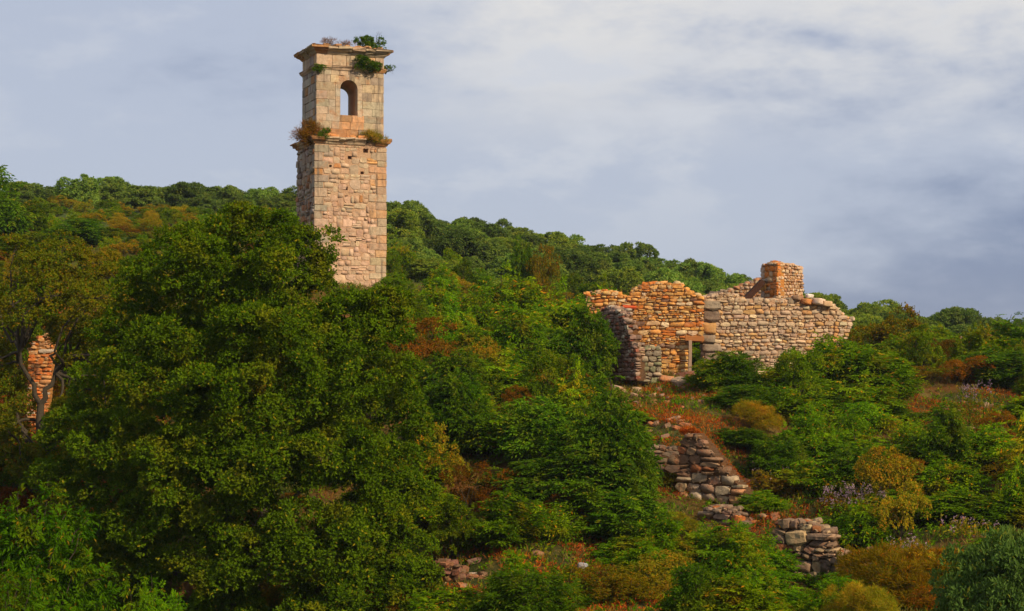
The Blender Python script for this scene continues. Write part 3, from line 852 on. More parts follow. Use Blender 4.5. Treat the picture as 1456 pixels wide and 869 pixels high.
def pinnate(pts, dirs, Ln, pairs=4, Lf=.12, Wf=.045, crnd=None):
    n_ = len(pts); d = unit(dirs)
    side = unit(np.cross(d, np.array([0, 0, 1.0]) + rng.normal(size=(n_, 3)) * .45)); up = np.cross(side, d)
    L_ = Ln * rng.uniform(.7, 1.2, (n_, 1))
    vs, rs = [], []
    cr = rng.random(n_) if crnd is None else crnd
    for j in range(pairs + 1):
        tt = .25 + .75 * j / pairs
        base = pts + d * L_ * tt - np.array([0, 0, 1.0]) * L_ * .3 * tt ** 2
        loc_d = unit(d - np.array([0, 0, 1.0]) * .6 * tt)
        sl = (0,) if j == pairs else (-1, 1)
        for s_ in sl:
            ld = loc_d if s_ == 0 else unit(loc_d * .55 + side * s_ - up * .25)
            a, b = leaves(base, ld + rng.normal(size=base.shape) * .12, up + rng.normal(size=base.shape) * .25, Lf * rng.uniform(.8, 1.2, n_), Wf, np.clip(cr * .75 + rng.random(n_) * .25, 0, 1))
            vs.append(a); rs.append(b)
    return np.concatenate(vs), np.concatenate(rs)


def lobes_to_sprigs(lobes, dens, clump=.45, up=.45, low_cut=-.5, inner=.15):
    """lobes: (x,y,z,rx,ry,rz). clumps sit on each lobe, sprigs on each clump's outer side"""
    C = np.array([l[:3] for l in lobes]); Rr = np.array([l[3:] for l in lobes])
    pts, dirs, cr = [], [], []
    cl_c, cl_r = [], []
    for i in range(len(C)):
        area = 4 * math.pi * ((Rr[i, 0] * Rr[i, 1] + Rr[i, 0] * Rr[i, 2] + Rr[i, 1] * Rr[i, 2]) / 3)
        nc = max(6, int(area / (clump ** 2 * 1.5)))
        d = rdir(nc); d = d[d[:, 2] > low_cut - rng.random(len(d)) * .4]
        c = C[i] + d * Rr[i] * rng.uniform(.72, 1.0, (len(d), 1))
        q = (((c[:, None, :] - C[None]) / Rr[None]) ** 2).sum(-1); q[:, i] = 9
        keep = (q > .5).all(1); c, d = c[keep], d[keep]
        cl_c.append(c); cl_r.append(clump * rng.uniform(.55, 1.25, len(c)))
        ns = (dens * 4 * math.pi * cl_r[-1] ** 2 * .6).astype(int) + 1
        cc = np.repeat(c, ns, 0); rr = np.repeat(cl_r[-1], ns); od = np.repeat(unit(d * np.array([1, 1, 1.0])), ns, 0)
        sdir = unit(rdir(len(cc)) + od * .75 + np.array([0, 0, up]))
        fl = np.array([1, 1, .75])
        pts.append(cc + sdir * rr[:, None] * fl * rng.uniform(.6, 1.05, (len(cc), 1)))
        dirs.append(unit(sdir + np.array([0, 0, up * .6]))); cr.append(np.clip(np.repeat(rng.random(len(c)), ns) * .6 + rng.random(len(cc)) * .4, 0, 1))
    return np.concatenate(pts), np.concatenate(dirs), np.concatenate(cr), np.concatenate(cl_c)


def tube(path, radii, sides=6):
    path = np.asarray(path, float); vs = []
    for i, p in enumerate(path):
        d = unit(path[min(i + 1, len(path) - 1)] - path[max(i - 1, 0)])
        a = unit(np.cross(d, [.3, .9, .1])); b = np.cross(d, a)
        for s_ in range(sides):
            t_ = 2 * math.pi * s_ / sides
            vs.append(p + radii[i] * (a * math.cos(t_) + b * math.sin(t_)))
    fs = [(i * sides + s_, i * sides + (s_ + 1) % sides, (i + 1) * sides + (s_ + 1) % sides, (i + 1) * sides + s_) for i in range(len(path) - 1) for s_ in range(sides)]
    return vs, fs


def bent(a, b, seg=6, wob=.08, sag=0):
    a, b = np.asarray(a, float), np.asarray(b, float); L_ = np.linalg.norm(b - a); o = []
    off = np.zeros(3)
    for i in range(seg + 1):
        t_ = i / seg
        if 0 < i < seg: off = off * .6 + rng.normal(size=3) * wob * L_ * .6
        o.append(a + (b - a) * t_ + off * math.sin(math.pi * t_) + np.array([0, 0, sag * L_ * math.sin(math.pi * t_)]))
    return o


def join_tubes(tb, name='branches'):
    vs, fs = [], []
    for v_, f_ in tb:
        b0 = len(vs); vs += list(v_); fs += [tuple(i + b0 for i in q) for q in f_]
    return np_mesh(name, np.array(vs), np.array(fs), M_bark, smooth=True)


def wood(base, lobes, r0, fork=.3, twigs=None, ntw=60, wob=.09):
    """trunk mesh and branch mesh reaching every lobe"""
    base = np.asarray(base, float)
    C = np.array([l[:3] for l in lobes]); top = C.mean(0)
    fk = base + (top - base) * fork; fk[:2] = base[:2] + (top[:2] - base[:2]) * .4 * fork
    tr = tube(bent(base - [0, 0, .4], fk, 5, .05), np.linspace(r0 * 1.25, r0 * .8, 6), 8)
    br = []
    for c in C:
        L_ = np.linalg.norm(c - fk)
        br.append(tube(bent(fk - (fk - base) * rng.uniform(0, .3), c, 6, wob, .08), np.linspace(r0 * .5, r0 * .10, 7), 5))
    if twigs is not None and len(twigs):
        for i in rng.choice(len(twigs), min(ntw, len(twigs)), replace=False):
            q = twigs[i]; c = C[((C - q) ** 2).sum(1).argmin()]
            br.append(tube(bent(c, q, 3, .1), np.linspace(r0 * .09, r0 * .025, 4), 3))
    return join_tubes([tr], 'trunk'), join_tubes(br)


def foliage_mesh(name, vr, mat):
    v_, r_ = vr; nq = len(v_) // 4
    return np_mesh(name, v_, np.arange(nq * 4).reshape(-1, 4), mat, r_)


def blob_lobes(Wd, H, nl, zlo=.22, rr=(.2, .34), flat=.85):
    """irregular dome of lobes, width Wd, height H, standing on z = 0"""
    o = []
    for i in range(nl):
        for _ in range(50):
            a = rng.random() * 2 * math.pi; z_ = rng.uniform(zlo, .86); rad = math.sqrt(max(0, 1 - ((z_ - .35) / .62) ** 2)) * .5
            q = rad * math.sqrt(rng.uniform(.15, 1.0)) * .82
            r_ = rng.uniform(*rr) * (1.1 - .45 * z_)
            if z_ + r_ * .8 * Wd / H * flat < 1.05: break
        o.append((q * math.cos(a) * Wd, q * math.sin(a) * Wd, z_ * H, r_ * Wd, r_ * Wd, r_ * min(Wd, H * 1.2) * flat))
    return o


SPEC = {}


def shoot_shrub(name, n_var, Wd, H, ns, mat, leaf, per=26, pairs=4, arch_=1.0):
    """a shrub of arching stems that carry compound leaves along their outer part"""
    for i in range(n_var):
        pts, dirs, cr, tb = [], [], [], []
        skew = rng.uniform(.6, 1.1, 5); ph = rng.random() * 6
        for s_ in range(ns):
            a = rng.random() * 6.283; q = math.sqrt(rng.random()); w_ = skew[int(((a + ph) % 6.283) / 6.284 * 5)]
            r_ = Wd / 2 * q * w_ * 1.05; h = H * (1 - .6 * q ** 2.2) * rng.uniform(.62, 1.05) * (.75 + .3 * w_)
            o = np.array([math.cos(a), math.sin(a), 0]); b0 = o * rng.uniform(0, .14) * Wd
            c1 = o * r_ * rng.uniform(.2, .5) + [0, 0, h * .75]; e = o * r_ + [0, 0, h - .12 * h * arch_ * q]
            path = [b0 * (1 - t) ** 2 + 2 * c1 * t * (1 - t) + e * t * t for t in np.linspace(0, 1, 7)]
            path = [p + rng.normal(size=3) * .03 * Wd * .4 for p in path]; path[0][2] = -.1
            tb.append(tube(path, np.linspace(.022, .006, 7) * Wd / 3, 4))
            n_ = int(per * rng.uniform(.6, 1.3)); tt = .22 + .78 * rng.random(n_) ** .75
            pa = np.array(path); ix = tt * 6; lo = np.clip(ix.astype(int), 0, 5); fr = (ix - lo)[:, None]
            p = pa[lo] * (1 - fr) + pa[lo + 1] * fr
            d = unit(rdir(n_) * [1, 1, .8] + o * .5 + [0, 0, .4])
            off = unit(rdir(n_) * [1, 1, .45]) * rng.uniform(0, .42, (n_, 1)) * (1.1 - tt * .75)[:, None] * Wd / 3.2
            pts.append(p + off); dirs.append(d); cr.append(np.clip(rng.random() * .65 + rng.random(n_) * .35, 0, 1))
        pts, dirs, cr = np.concatenate(pts), np.concatenate(dirs), np.concatenate(cr)
        ok = pts[:, 2] > .03; pts, dirs, cr = pts[ok], dirs[ok], cr[ok]
        vr = pinnate(pts, dirs, leaf, pairs, leaf * .42, leaf * .16, cr)
        tr = join_tubes([tube(bent((0, 0, -.3), (rng.normal() * .1, rng.normal() * .1, H * .3), 3, .1), np.linspace(.05, .03, 4) * Wd / 3, 6)], 'trunk')
        w_a, h_a = actual(vr, Wd, H)
        SPEC.setdefault(name, []).append((foliage_mesh(name + '_foliage', vr, mat), tr, join_tubes(tb), w_a, h_a))


def actual(vr, Wd, H):
    v_ = vr[0]; return 2 * np.percentile(np.hypot(v_[:, 0], v_[:, 1]), 93), np.percentile(v_[:, 2], 98.5)


def species(name, n_var, Wd, H, nl, kind, mat, dens, clump, **k):
    for i in range(n_var):
        lb = blob_lobes(Wd, H, nl, **k.get('lob', {}))
        pts, dr, cr, cl = lobes_to_sprigs(lb, dens, clump, k.get('up', .45), k.get('low', -.5))
        ok = pts[:, 2] > .02; pts, dr, cr = pts[ok], dr[ok], cr[ok]
        if kind == 'tuft': vr = tufts(pts, dr, k.get('k', 6), k['leaf'], k['leaf'] * k.get('asp', .6), k.get('spread', .8), cr)
        else:
            dh = dr.copy(); dh[:, 2] *= .5
            vr = pinnate(pts, dh, k['leaf'], k.get('pairs', 4), k['leaf'] * .40, k['leaf'] * .15, cr)
        tr, br = wood((0, 0, 0), lb, k.get('r0', .07), k.get('fork', .2), cl, k.get('ntw', 30))
        w_a, h_a = actual(vr, Wd, H)
        SPEC.setdefault(name, []).append((foliage_mesh(name + '_foliage', vr, mat), tr, br, w_a, h_a))


species('far_tree', 5, 5.2, 4.6, 17, 'tuft', L_far, 6.5, .55, leaf=.20, k=6, r0=.10, lob=dict(zlo=.12, rr=(.15, .26)), asp=.7, low=-.2, up=.6)
shoot_shrub('ash', 5, 3.4, 3.0, 62, L_ash, .37, 30)
shoot_shrub('dark_ash', 4, 3.6, 3.6, 80, L_dash, .40, 30)
shoot_shrub('fine_ash', 2, 3.2, 3.0, 100, L_ash, .25, 40, 4, 1.3)
shoot_shrub('bramble', 4, 2.4, 1.4, 44, L_ash, .28, 20, 2)
shoot_shrub('yellow', 2, 2.6, 1.9, 36, L_yel, .30, 20, 3)
species('oakling', 3, 3.2, 3.0, 13, 'tuft', L_oak, 17, .40, leaf=.105, k=7, r0=.07, low=-.1, lob=dict(rr=(.15, .27)))
species('russet', 3, 3.0, 2.6, 12, 'tuft', L_brown, 26, .34, leaf=.075, k=5, r0=.05, spread=1.1, low=-.1, lob=dict(rr=(.14, .27)))
species('olive', 3, 3.0, 2.6, 11, 'tuft', L_olive, 15, .36, leaf=.10, k=5, r0=.05, spread=1.0, low=-.1, lob=dict(rr=(.13, .26)))
species('broom', 2, 3.0, 2.0, 12, 'tuft', L_olive, 30, .34, leaf=.24, k=5, asp=.08, r0=.04, spread=.55, up=.9)
species('glossy', 1, 3.0, 2.4, 13, 'tuft', L_blue, 16, .36, leaf=.15, k=6, asp=.42, r0=.05)
NAMES = {'far_tree': ('hillside_tree', 'tree'), 'ash': ('ash_shrub', 'shrub'), 'dark_ash': ('dark_ash_tree', 'tree'), 'oakling': ('oak_bush', 'bush'),
         'russet': ('russet_shrub', 'shrub'), 'olive': ('olive_green_shrub', 'shrub'), 'broom': ('broom_bush', 'bush'), 'bramble': ('bramble_bush', 'bush'), 'fine_ash': ('young_ash_tree', 'tree'),
         'yellow': ('yellow_green_shrub', 'shrub'), 'glossy': ('glossy_shrub', 'shrub')}


def plant_at(sp, x, y, wm, hm, label, group=None, tint=(1, 1, 1), sink=.12):
    f, tr, br, Wd, H = random.choice(SPEC[sp]); nm, cat = NAMES[sp]
    r_ = empty(nm, (x, y, gz(x, y) - sink * hm), random.random() * 6.28); tag(r_, label, cat, group)
    r_.scale = (wm / Wd, wm / Wd * random.uniform(.9, 1.1), hm / H)
    link('foliage', f, r_, color=tint); link('trunk', tr, r_); link('branches', br, r_)
    return r_


def plant(sp, px, ytop, wpx, D, label, tint=(1, 1, 1), group=None, hmin=.5, hmax=9):
    q = P(px, ytop, D); g = gz(q.x, q.y); h = q.z - g
    if h < hmin or h > hmax: print('PLANT H', label, round(h, 2))
    h = min(max(h, hmin), hmax)
    return plant_at(sp, q.x, q.y, wpx * D / FOC, h * 1.02, label, group, tint, .08)


# ------------------------------------------------------------ the big oak
OL = [(345, 330, 52, 0), (300, 345, 48, .5), (400, 330, 48, .3), (440, 350, 42, .4), (262, 345, 46, .8), (458, 384, 20, .2), (220, 400, 58, .6), (300, 410, 70, -.8), (380, 405, 66, -.8), (445, 435, 54, -.2), (505, 452, 40, 0), (548, 448, 34, .3),
      (195, 470, 55, .2), (270, 490, 72, -1.6), (360, 480, 70, -1.8), (440, 500, 64, -1.2), (515, 480, 55, -.3), (155, 545, 56, 0), (225, 560, 66, -1.6), (310, 575, 72, -2.6), (400, 580, 70, -2.4), (480, 565, 62, -1.4), (550, 550, 52, -.2), (580, 600, 42, .3),
      (112, 615, 46, 0), (165, 640, 62, -1.2), (250, 660, 64, -2.5), (390, 670, 64, -2.8), (475, 650, 66, -1.8), (560, 660, 58, -.4), (590, 715, 46, .3), (90, 680, 44, .4), (140, 720, 52, -.6), (225, 745, 56, -2), (440, 760, 70, -3.0), (375, 800, 56, -2.8),
      (520, 750, 66, -1.4), (580, 790, 52, -.2), (460, 850, 60, -2.4), (545, 850, 60, -1), (330, 870, 46, -2), (610, 840, 30, .3), (130, 800, 55, .3), (190, 840, 52, -.6), (300, 500, 90, 2.5), (400, 500, 90, 2.5), (220, 640, 90, 2.5), (335, 740, 70, -1.6), (330, 800, 60, -2.2), (280, 790, 60, -1.8), (300, 720, 60, -2.2), (340, 660, 60, -2.8), (300, 850, 60, -1.5), (460, 650, 90, 2.8), (340, 400, 70, 2.6), (520, 780, 80, 2.8), (180, 780, 70, 2.8)]
OD = 51.0
ob = P(335, 920, OD); obz = gz(ob.x, ob.y)
OL = [(px - max(0, px - 500) * .16, py + max(0, (440 - py) * .12), r_ * (.82 if dd < 1 else 1), dd) for i, (px, py, r_, dd) in enumerate(OL)]
ex = []
for px, py, r_, dd in [o for o in OL if o[3] < 1]:
    for _ in range(3):
        a = random.uniform(0, 6.28); k = random.uniform(.55, .95)
        ex.append((px + r_ * k * math.cos(a), py - r_ * k * math.sin(a) * .9, r_ * random.uniform(.36, .56), dd - r_ / 45 * random.uniform(.3, 1.25)))
OL = OL + ex
oak = empty('oak_tree', (ob.x, ob.y, obz)); tag(oak, 'huge dense dark green oak filling the left foreground below the tower', 'tree')
lb = []
for px, py, r_, dd in OL:
    q = P(px, py, OD + dd); rm = r_ * OD / FOC
    lb.append((q.x - ob.x, q.y - ob.y, q.z - obz, rm * 1.0, rm * .95, rm * .74))
pts, dr, cr, cl = lobes_to_sprigs(lb, 18, .46, .5, -.38)
vr = tufts(pts, dr, 6, .115, .066, .8, cr)
print('oak leaves', len(vr[1]))
link('foliage', foliage_mesh('oak_foliage', vr, L_oak), oak)
tr, br = wood((0, 0, 0), [l for l, o in zip(lb, OL) if o[3] > 2], .36, .22, None, 0)
link('trunk', tr, oak); link('branches', br, oak)

# sparse tree at the left with a bare, twisted fork
sb = P(48, 735, 60); sbz = gz(sb.x, sb.y)
spt = empty('sparse_oak_tree', (sb.x, sb.y, sbz)); tag(spt, 'sparse olive-green tree with bare twisted fork at the left edge', 'tree')
SLb = [(20, 400, 26), (60, 385, 26), (100, 380, 30), (140, 378, 26), (165, 400, 28), (190, 440, 26), (30, 440, 28), (85, 420, 28), (130, 425, 30), (150, 470, 28), (105, 470, 26), (10, 480, 24), (120, 510, 26), (165, 520, 26), (0, 540, 24), (20, 570, 20), (110, 560, 22), (150, 570, 22), (-30, 430, 34), (-30, 520, 34), (100, 610, 20), (15, 630, 22), (-10, 700, 30), (200, 480, 24), (60, 425, 24), (15, 600, 20), (100, 590, 22), (30, 655, 24), (75, 640, 22), (20, 360, 20), (90, 355, 20), (-15, 600, 26), (160, 600, 24)]
lb = []
for px, py, r_ in SLb:
    q = P(px, py, 60 + random.uniform(-1.6, 1.6)); rm = r_ * 60 / FOC * 1.15
    lb.append((q.x - sb.x, q.y - sb.y, q.z - sbz, rm, rm, rm * .7))
pts, dr, cr, cl = lobes_to_sprigs(lb, 15, .38, .5, -.7)
link('foliage', foliage_mesh('sparse_foliage', tufts(pts, dr, 6, .105, .06, .9, cr), L_olive), spt, color=(.6, .78, .55))
f1 = np.array(P(58, 575, 60)) - np.array([sb.x, sb.y, sbz])
trv = [tube(bent((0, 0, -.4), f1, 6, .04), np.linspace(.2, .13, 7), 8)]
brs = []
C = np.array([l[:3] for l in lb])
h1 = np.array(P(78, 530, 60)) - np.array([sb.x, sb.y, sbz]); h2 = np.array(P(28, 500, 59.5)) - np.array([sb.x, sb.y, sbz]); h3 = np.array(P(25, 600, 60)) - np.array([sb.x, sb.y, sbz])
for a, b, r1, r2 in ((f1, h1, .12, .08), (f1, h2, .11, .07), (np.array((0, 0, 1.6)), h3, .11, .06)): brs.append(tube(bent(a, b, 5, .1), np.linspace(r1, r2, 6), 6))
for c in C:
    hub = min((h1, h2, h3), key=lambda h_: np.linalg.norm(h_ - c))
    brs.append(tube(bent(hub, c, 6, .13, .05), np.linspace(.07, .02, 7), 5))
for i in rng.choice(len(cl), min(160, len(cl)), replace=False):
    c = C[((C - cl[i]) ** 2).sum(1).argmin()]; brs.append(tube(bent(c, cl[i], 3, .14), np.linspace(.022, .008, 4), 3))
link('trunk', join_tubes(trv, 'trunk'), spt); link('branches', join_tubes(brs), spt)

# ------------------------------------------------------------ named plants: species, px, top, width px, distance, label
PL = [
 ('ash', 672, 428, 100, 90, 'green ash shrub beside the pink rubble remnant right of the tower'),
 ('ash', 700, 405, 120, 92, 'tall green ash shrub at the edge of the far field, right of the bell tower'),
 ('ash', 765, 402, 120, 90, 'yellowish ash shrub below the thin snag tree', (1.25, 1.05, .9)),
 ('ash', 820, 425, 110, 86, 'green ash shrub touching the left end of the orange wall'),
 ('dark_ash', 838, 436, 76, 76.5, 'dark ash sapling covering the left end of the orange wall'),
 ('dark_ash', 800, 470, 110, 77, 'dark ash bush left of the shaded wall stub'),
 ('ash', 735, 445, 130, 82, 'broad bright ash shrub in the middle of the slope', (1.1, 1, 1)),
 ('ash', 672, 470, 110, 80, 'ash shrub just right of the russet bush'),
 ('russet', 600, 446, 120, 79, 'rust-brown bush just right of the big oak'),
 ('russet', 655, 445, 60, 92, 'small reddish shrub among the green ones behind the rust-brown bush'),
 ('olive', 775, 345, 60, 108, 'thin half-bare brown-green tree rising against the far wood', (.7, .62, .5)),
 ('dark_ash', 740, 345, 34, 109, 'narrow ivy-covered dark snag rising against the far wood'),
 ('ash', 700, 515, 150, 73, 'ash bush with drooping sprays below the russet bush'),
 ('olive', 790, 520, 130, 72, 'brownish olive shrub below the dark ash bush', (1.0, .8, .7)),
 ('dark_ash', 650, 560, 90, 66, 'dark green bush pressed against the right side of the big oak', (1.1, 1, 1)),
 ('yellow', 758, 566, 110, 66, 'yellow-green shrub glowing in the centre of the slope', (.75, .8, .9)),
 ('ash', 700, 590, 120, 64, 'green ash shrub left of the yellow-green shrub', (.75, .8, .8)),
 ('dark_ash', 835, 535, 90, 66, 'slim dark ash tree left of the rubble slope'),
 ('dark_ash', 868, 560, 115, 59, 'spreading dark ash tree over the hidden retaining wall'),
 ('dark_ash', 880, 612, 95, 58.5, 'dark ash branch mass left of the mossy retaining wall'),
 ('dark_ash', 830, 640, 150, 58, 'dark ash tree with a black hollow beneath it, lower centre'),
 ('dark_ash', 760, 655, 130, 59, 'dark bushy ash below the yellow-green shrub'),
 ('russet', 665, 655, 100, 58, 'brown shrub at the right flank of the big oak', (.6, .6, .6)),
 ('ash', 720, 705, 130, 55, 'ash shrub above the red stone bank', (.7, .75, .8)),
 ('oakling', 640, 705, 90, 54.5, 'small oak bush above the red stone bank, beside the big oak', (.9, .8, .7)),
 ('dark_ash', 895, 700, 120, 56, 'dark ash bush at lower centre, right of the black hollow', (1.2, 1.2, 1)),
 ('ash', 945, 735, 90, 54, 'green ash bush below the mossy retaining wall', (.7, .75, .7)),
 ('ash', 1040, 752, 150, 53.5, 'wide ash bush left of the boulder wall', (.65, .75, .7)),
 ('dark_ash', 1046, 503, 66, 72, 'dark ash tree in front of the big-stoned wall corner'),
 ('dark_ash', 1065, 548, 110, 69, 'dark ash bush below the widest ruined wall'),
 ('dark_ash', 1055, 610, 80, 64, 'dark ash bush right of the orange mossy slope'),
 ('ash', 1125, 518, 110, 74, 'bright ash shrub against the foot of the widest ruined wall', (1.2, 1.1, 1)),
 ('ash', 1185, 482, 110, 76, 'bright ash shrub at the right end of the widest ruined wall', (1.1, 1.05, 1)),
 ('ash', 1245, 495, 120, 75, 'green ash shrub below the rounded olive-brown bush'),
 ('olive', 1258, 432, 115, 86, 'rounded olive-brown bush right of the ruined wall', (.75, .72, .45)),
 ('russet', 1330, 475, 90, 86, 'brown bush between the rounded bush and the far right trees', (.7, .85, .8)),
 ('olive', 1310, 520, 80, 78, 'brown-green shrub above the red bank at right', (.8, .65, .5)),
 ('oakling', 1385, 478, 80, 88, 'oak bush in front of the pinkish wall end', (.9, .9, .8)),
 ('dark_ash', 1440, 458, 90, 84, 'dark green tree at the right edge above the red bank', (1.2, 1.2, 1)),
 ('dark_ash', 1415, 500, 110, 78, 'layered dark ash at the right edge'),
 ('ash', 1140, 560, 140, 70, 'broad ash shrub mid-slope below the ruined wall', (.95, .95, 1)),
 ('ash', 1215, 545, 130, 71, 'ash shrub right of the broad mid-slope one', (1.1, 1.0, 1)),
 ('dark_ash', 1265, 575, 90, 70, 'dark ash bush left of the red bank'),
 ('ash', 1150, 610, 130, 65, 'ash shrub with orange tips above the purple flowers', (1.1, .95, 1)),
 ('ash', 1230, 625, 130, 63, 'green ash shrub in the middle of the right slope'),
 ('ash', 1310, 632, 130, 62, 'light ash shrub below the red bank', (1.15, 1.05, 1)),
 ('ash', 1385, 622, 120, 62, 'ash shrub right below the red bank with yellowing leaves', (1.3, 1.0, 1)),
 ('olive', 1440, 640, 90, 60, 'olive-brown shrub at the right edge, mid height', (.85, .75, .5)),
 ('ash', 1355, 700, 120, 56, 'ash shrub above the dry grass at right', (.85, .85, .9)),
 ('ash', 1270, 700, 110, 56.5, 'ash shrub right of the purple flowering plants', (.9, .9, .9)),
 ('bramble', 1215, 715, 110, 55.5, 'leafy bramble right above the boulder wall', (1, 1, .8)),
 ('ash', 1430, 700, 110, 55, 'ash shrub at the right edge above the glossy shrub', (.8, .85, .9)),
 ('olive', 1100, 668, 60, 60.5, 'pale grey-green shrub on the red moss left of the dark hollow', (1, .9, 1.1)),
 ('broom', 1290, 775, 170, 49, 'arching yellow-brown broom clump at the lower right', (.95, .72, .4)),
 ('broom', 1360, 780, 110, 50, 'smaller rusty broom clump beside the glossy shrub', (1.1, .62, .35)),
 ('fine_ash', 1075, 814, 130, 46, 'fresh green ash sapling in front of the boulder wall', (.8, .95, .9)),
 ('fine_ash', 1195, 822, 90, 45, 'small ash sapling below the boulder wall', (.8, .95, .9)),
 ('bramble', 1020, 826, 110, 46, 'low bramble at the bottom edge left of the ash sapling', (.7, .8, .8)),
 ('glossy', 1425, 755, 170, 36, 'glossy bluish-green shrub in the bottom right corner', (1.35, 1.2, .85)),
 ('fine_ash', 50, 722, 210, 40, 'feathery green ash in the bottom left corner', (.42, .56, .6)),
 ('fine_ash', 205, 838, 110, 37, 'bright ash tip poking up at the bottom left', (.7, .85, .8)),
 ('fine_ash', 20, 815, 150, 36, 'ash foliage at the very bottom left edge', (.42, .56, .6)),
 ('fine_ash', 1130, 836, 70, 47, 'leafy sapling at the foot of the boulder wall', (.9, 1, .9)),
 ('ash', 1000, 772, 110, 54, 'ash bush under the low broken masonry', (.9, .95, 1)),
 ('olive', 955, 775, 90, 53, 'olive shrub on the bank left of the low broken masonry', (.7, .75, .6)),
 ('bramble', 1085, 762, 60, 54, 'small bramble at the left end of the boulder wall'),
 ('bramble', 1055, 745, 50, 55, 'bramble over the low broken masonry'),
 ('olive', 1215, 775, 60, 52.5, 'brown shrub at the right end of the boulder wall', (.7, .6, .45)),
 ('bramble', 1012, 742, 60, 55.5, 'bramble half hiding the low broken masonry'),
 ('ash', 1085, 700, 70, 58.5, 'small ash on the red moss between the mossy wall and the boulders'),
 ('ash', 1180, 655, 110, 60, 'ash shrub just above the purple flower spires', (.9, .95, 1)),
 ('dark_ash', 1110, 625, 90, 62, 'dark ash bush left of the orange-tipped ash', (1.1, 1.1, 1)),
 ('ash', 1340, 660, 120, 59, 'leafy ash in the middle of the right slope, below the light ash', (.9, 1, 1)),
 ('bramble', 700, 838, 60, 45, 'light green bramble at the bottom centre', (1.2, 1.2, 1)),
 ('bramble', 790, 842, 60, 44, 'bright leafy bramble at the bottom right of the red bank', (1.4, 1.3, 1)),
 ('olive', 830, 800, 120, 48, 'straggly olive shrub on the dry grass at the bottom centre', (.7, .65, .5)),
 ('olive', 900, 815, 120, 47, 'straggly brownish shrub at the bottom, left of the bramble', (.7, .6, .4)),
 ('dark_ash', 25, 345, 110, 104, 'dark shrub under the left edge trees', (1.1, 1, .8)),
 ('oakling', 22, 285, 90, 112, 'dark brown-green bush at the left edge of the upper field', (.6, .6, .6)),
 ('dark_ash', -28, 240, 120, 108, 'oak reaching in from the left edge against the sky'),
 ('dark_ash', 118, 312, 84, 112, 'deep green round bush in the upper left field', (1.3, 1.4, 1)),
 ('oakling', 60, 330, 90, 106, 'olive oak bush between the dark shrub and the deep green bush', (1.2, 1.1, 1)),
 ('yellow', 15, 362, 22, 88, 'small yellow flowering shrub at the left edge', (1.3, 1.0, .6)),
 ('olive', 200, 330, 110, 112, 'olive shrub in the field left of the tower', (.7, .85, .5)),
 ('olive', 245, 352, 90, 100, 'olive shrub just behind the big oak crown', (.7, .85, .5)),
 ('oakling', 170, 370, 90, 96, 'rounded oak bush in the field behind the sparse tree', (1.2, 1.1, .9)),
 ('olive', 205, 410, 80, 84, 'olive bush between the sparse tree and the big oak', (.7, .75, .5)),
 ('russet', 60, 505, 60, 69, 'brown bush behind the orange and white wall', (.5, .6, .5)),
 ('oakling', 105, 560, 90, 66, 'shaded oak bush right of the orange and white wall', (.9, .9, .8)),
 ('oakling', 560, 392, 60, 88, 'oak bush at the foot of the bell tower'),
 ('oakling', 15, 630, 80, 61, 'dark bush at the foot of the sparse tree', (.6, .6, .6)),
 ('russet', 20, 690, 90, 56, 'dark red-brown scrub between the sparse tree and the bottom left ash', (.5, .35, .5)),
]
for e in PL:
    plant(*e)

plant('ash', 992, 470, 110, 92, 'ash shrub seen through the ruined doorway')
# purple-flowering plants: stems with flower heads
def flowers(px, py, wpx, hpx, D, cnt, label):
    q = P(px, py, D); g = gz(q.x, q.y); top = q.z; s = D / FOC
    root = empty('flowering_plant', (q.x, q.y, g)); tag(root, label, 'flowers')
    H = max(.6, top - g)
    bx = rng.uniform(-.5, .5, cnt) * wpx * s; by = rng.uniform(-.5, .5, cnt) * wpx * s * .6
    hh = H * (1 - rng.random(cnt) * hpx * s / H)
    tb = [tube(bent((bx[i] * .6, by[i] * .6, 0), (bx[i], by[i], hh[i]), 4, .03), np.linspace(.012, .006, 5), 3) for i in range(cnt)]
    me = join_tubes(tb, 'stems'); me.materials.clear(); me.materials.append(L_ash)
    link('stems', me, root)
    pts = np.stack([bx, by, hh], 1)
    pp = np.repeat(pts, 6, 0) + rng.normal(size=(cnt * 6, 3)) * np.array([.05, .05, .09])
    tag(link('flower_heads', foliage_mesh('flower_heads', tufts(pp, rdir(len(pp)) + [0, 0, .6], 4, .05, .035, 1.0), L_purp), root), kind='stuff')
    lo = np.repeat(pts * [1, 1, .55], 8, 0) + rng.normal(size=(cnt * 8, 3)) * np.array([.12, .12, .25 * H])
    lo[:, 2] = np.clip(lo[:, 2], .03, H)
    link('leaves', foliage_mesh('stem_leaves', tufts(lo, rdir(len(lo)) + [0, 0, .5], 5, .11, .04, .9), L_olive), root)


flowers(1213, 690, 90, 30, 56.5, 60, 'pale purple flower spires above the boulder wall')
flowers(1386, 547, 42, 22, 70, 22, 'pale lilac flowering plant on the red bank at right')
flowers(1100, 664, 60, 40, 61, 22, 'faint mauve flowers on the red moss slope')
flowers(1292, 768, 60, 22, 52, 14, 'small pink flowers in the dry scrub at lower right')
flowers(1380, 745, 70, 22, 53, 14, 'scattered pink flowers left of the glossy shrub')
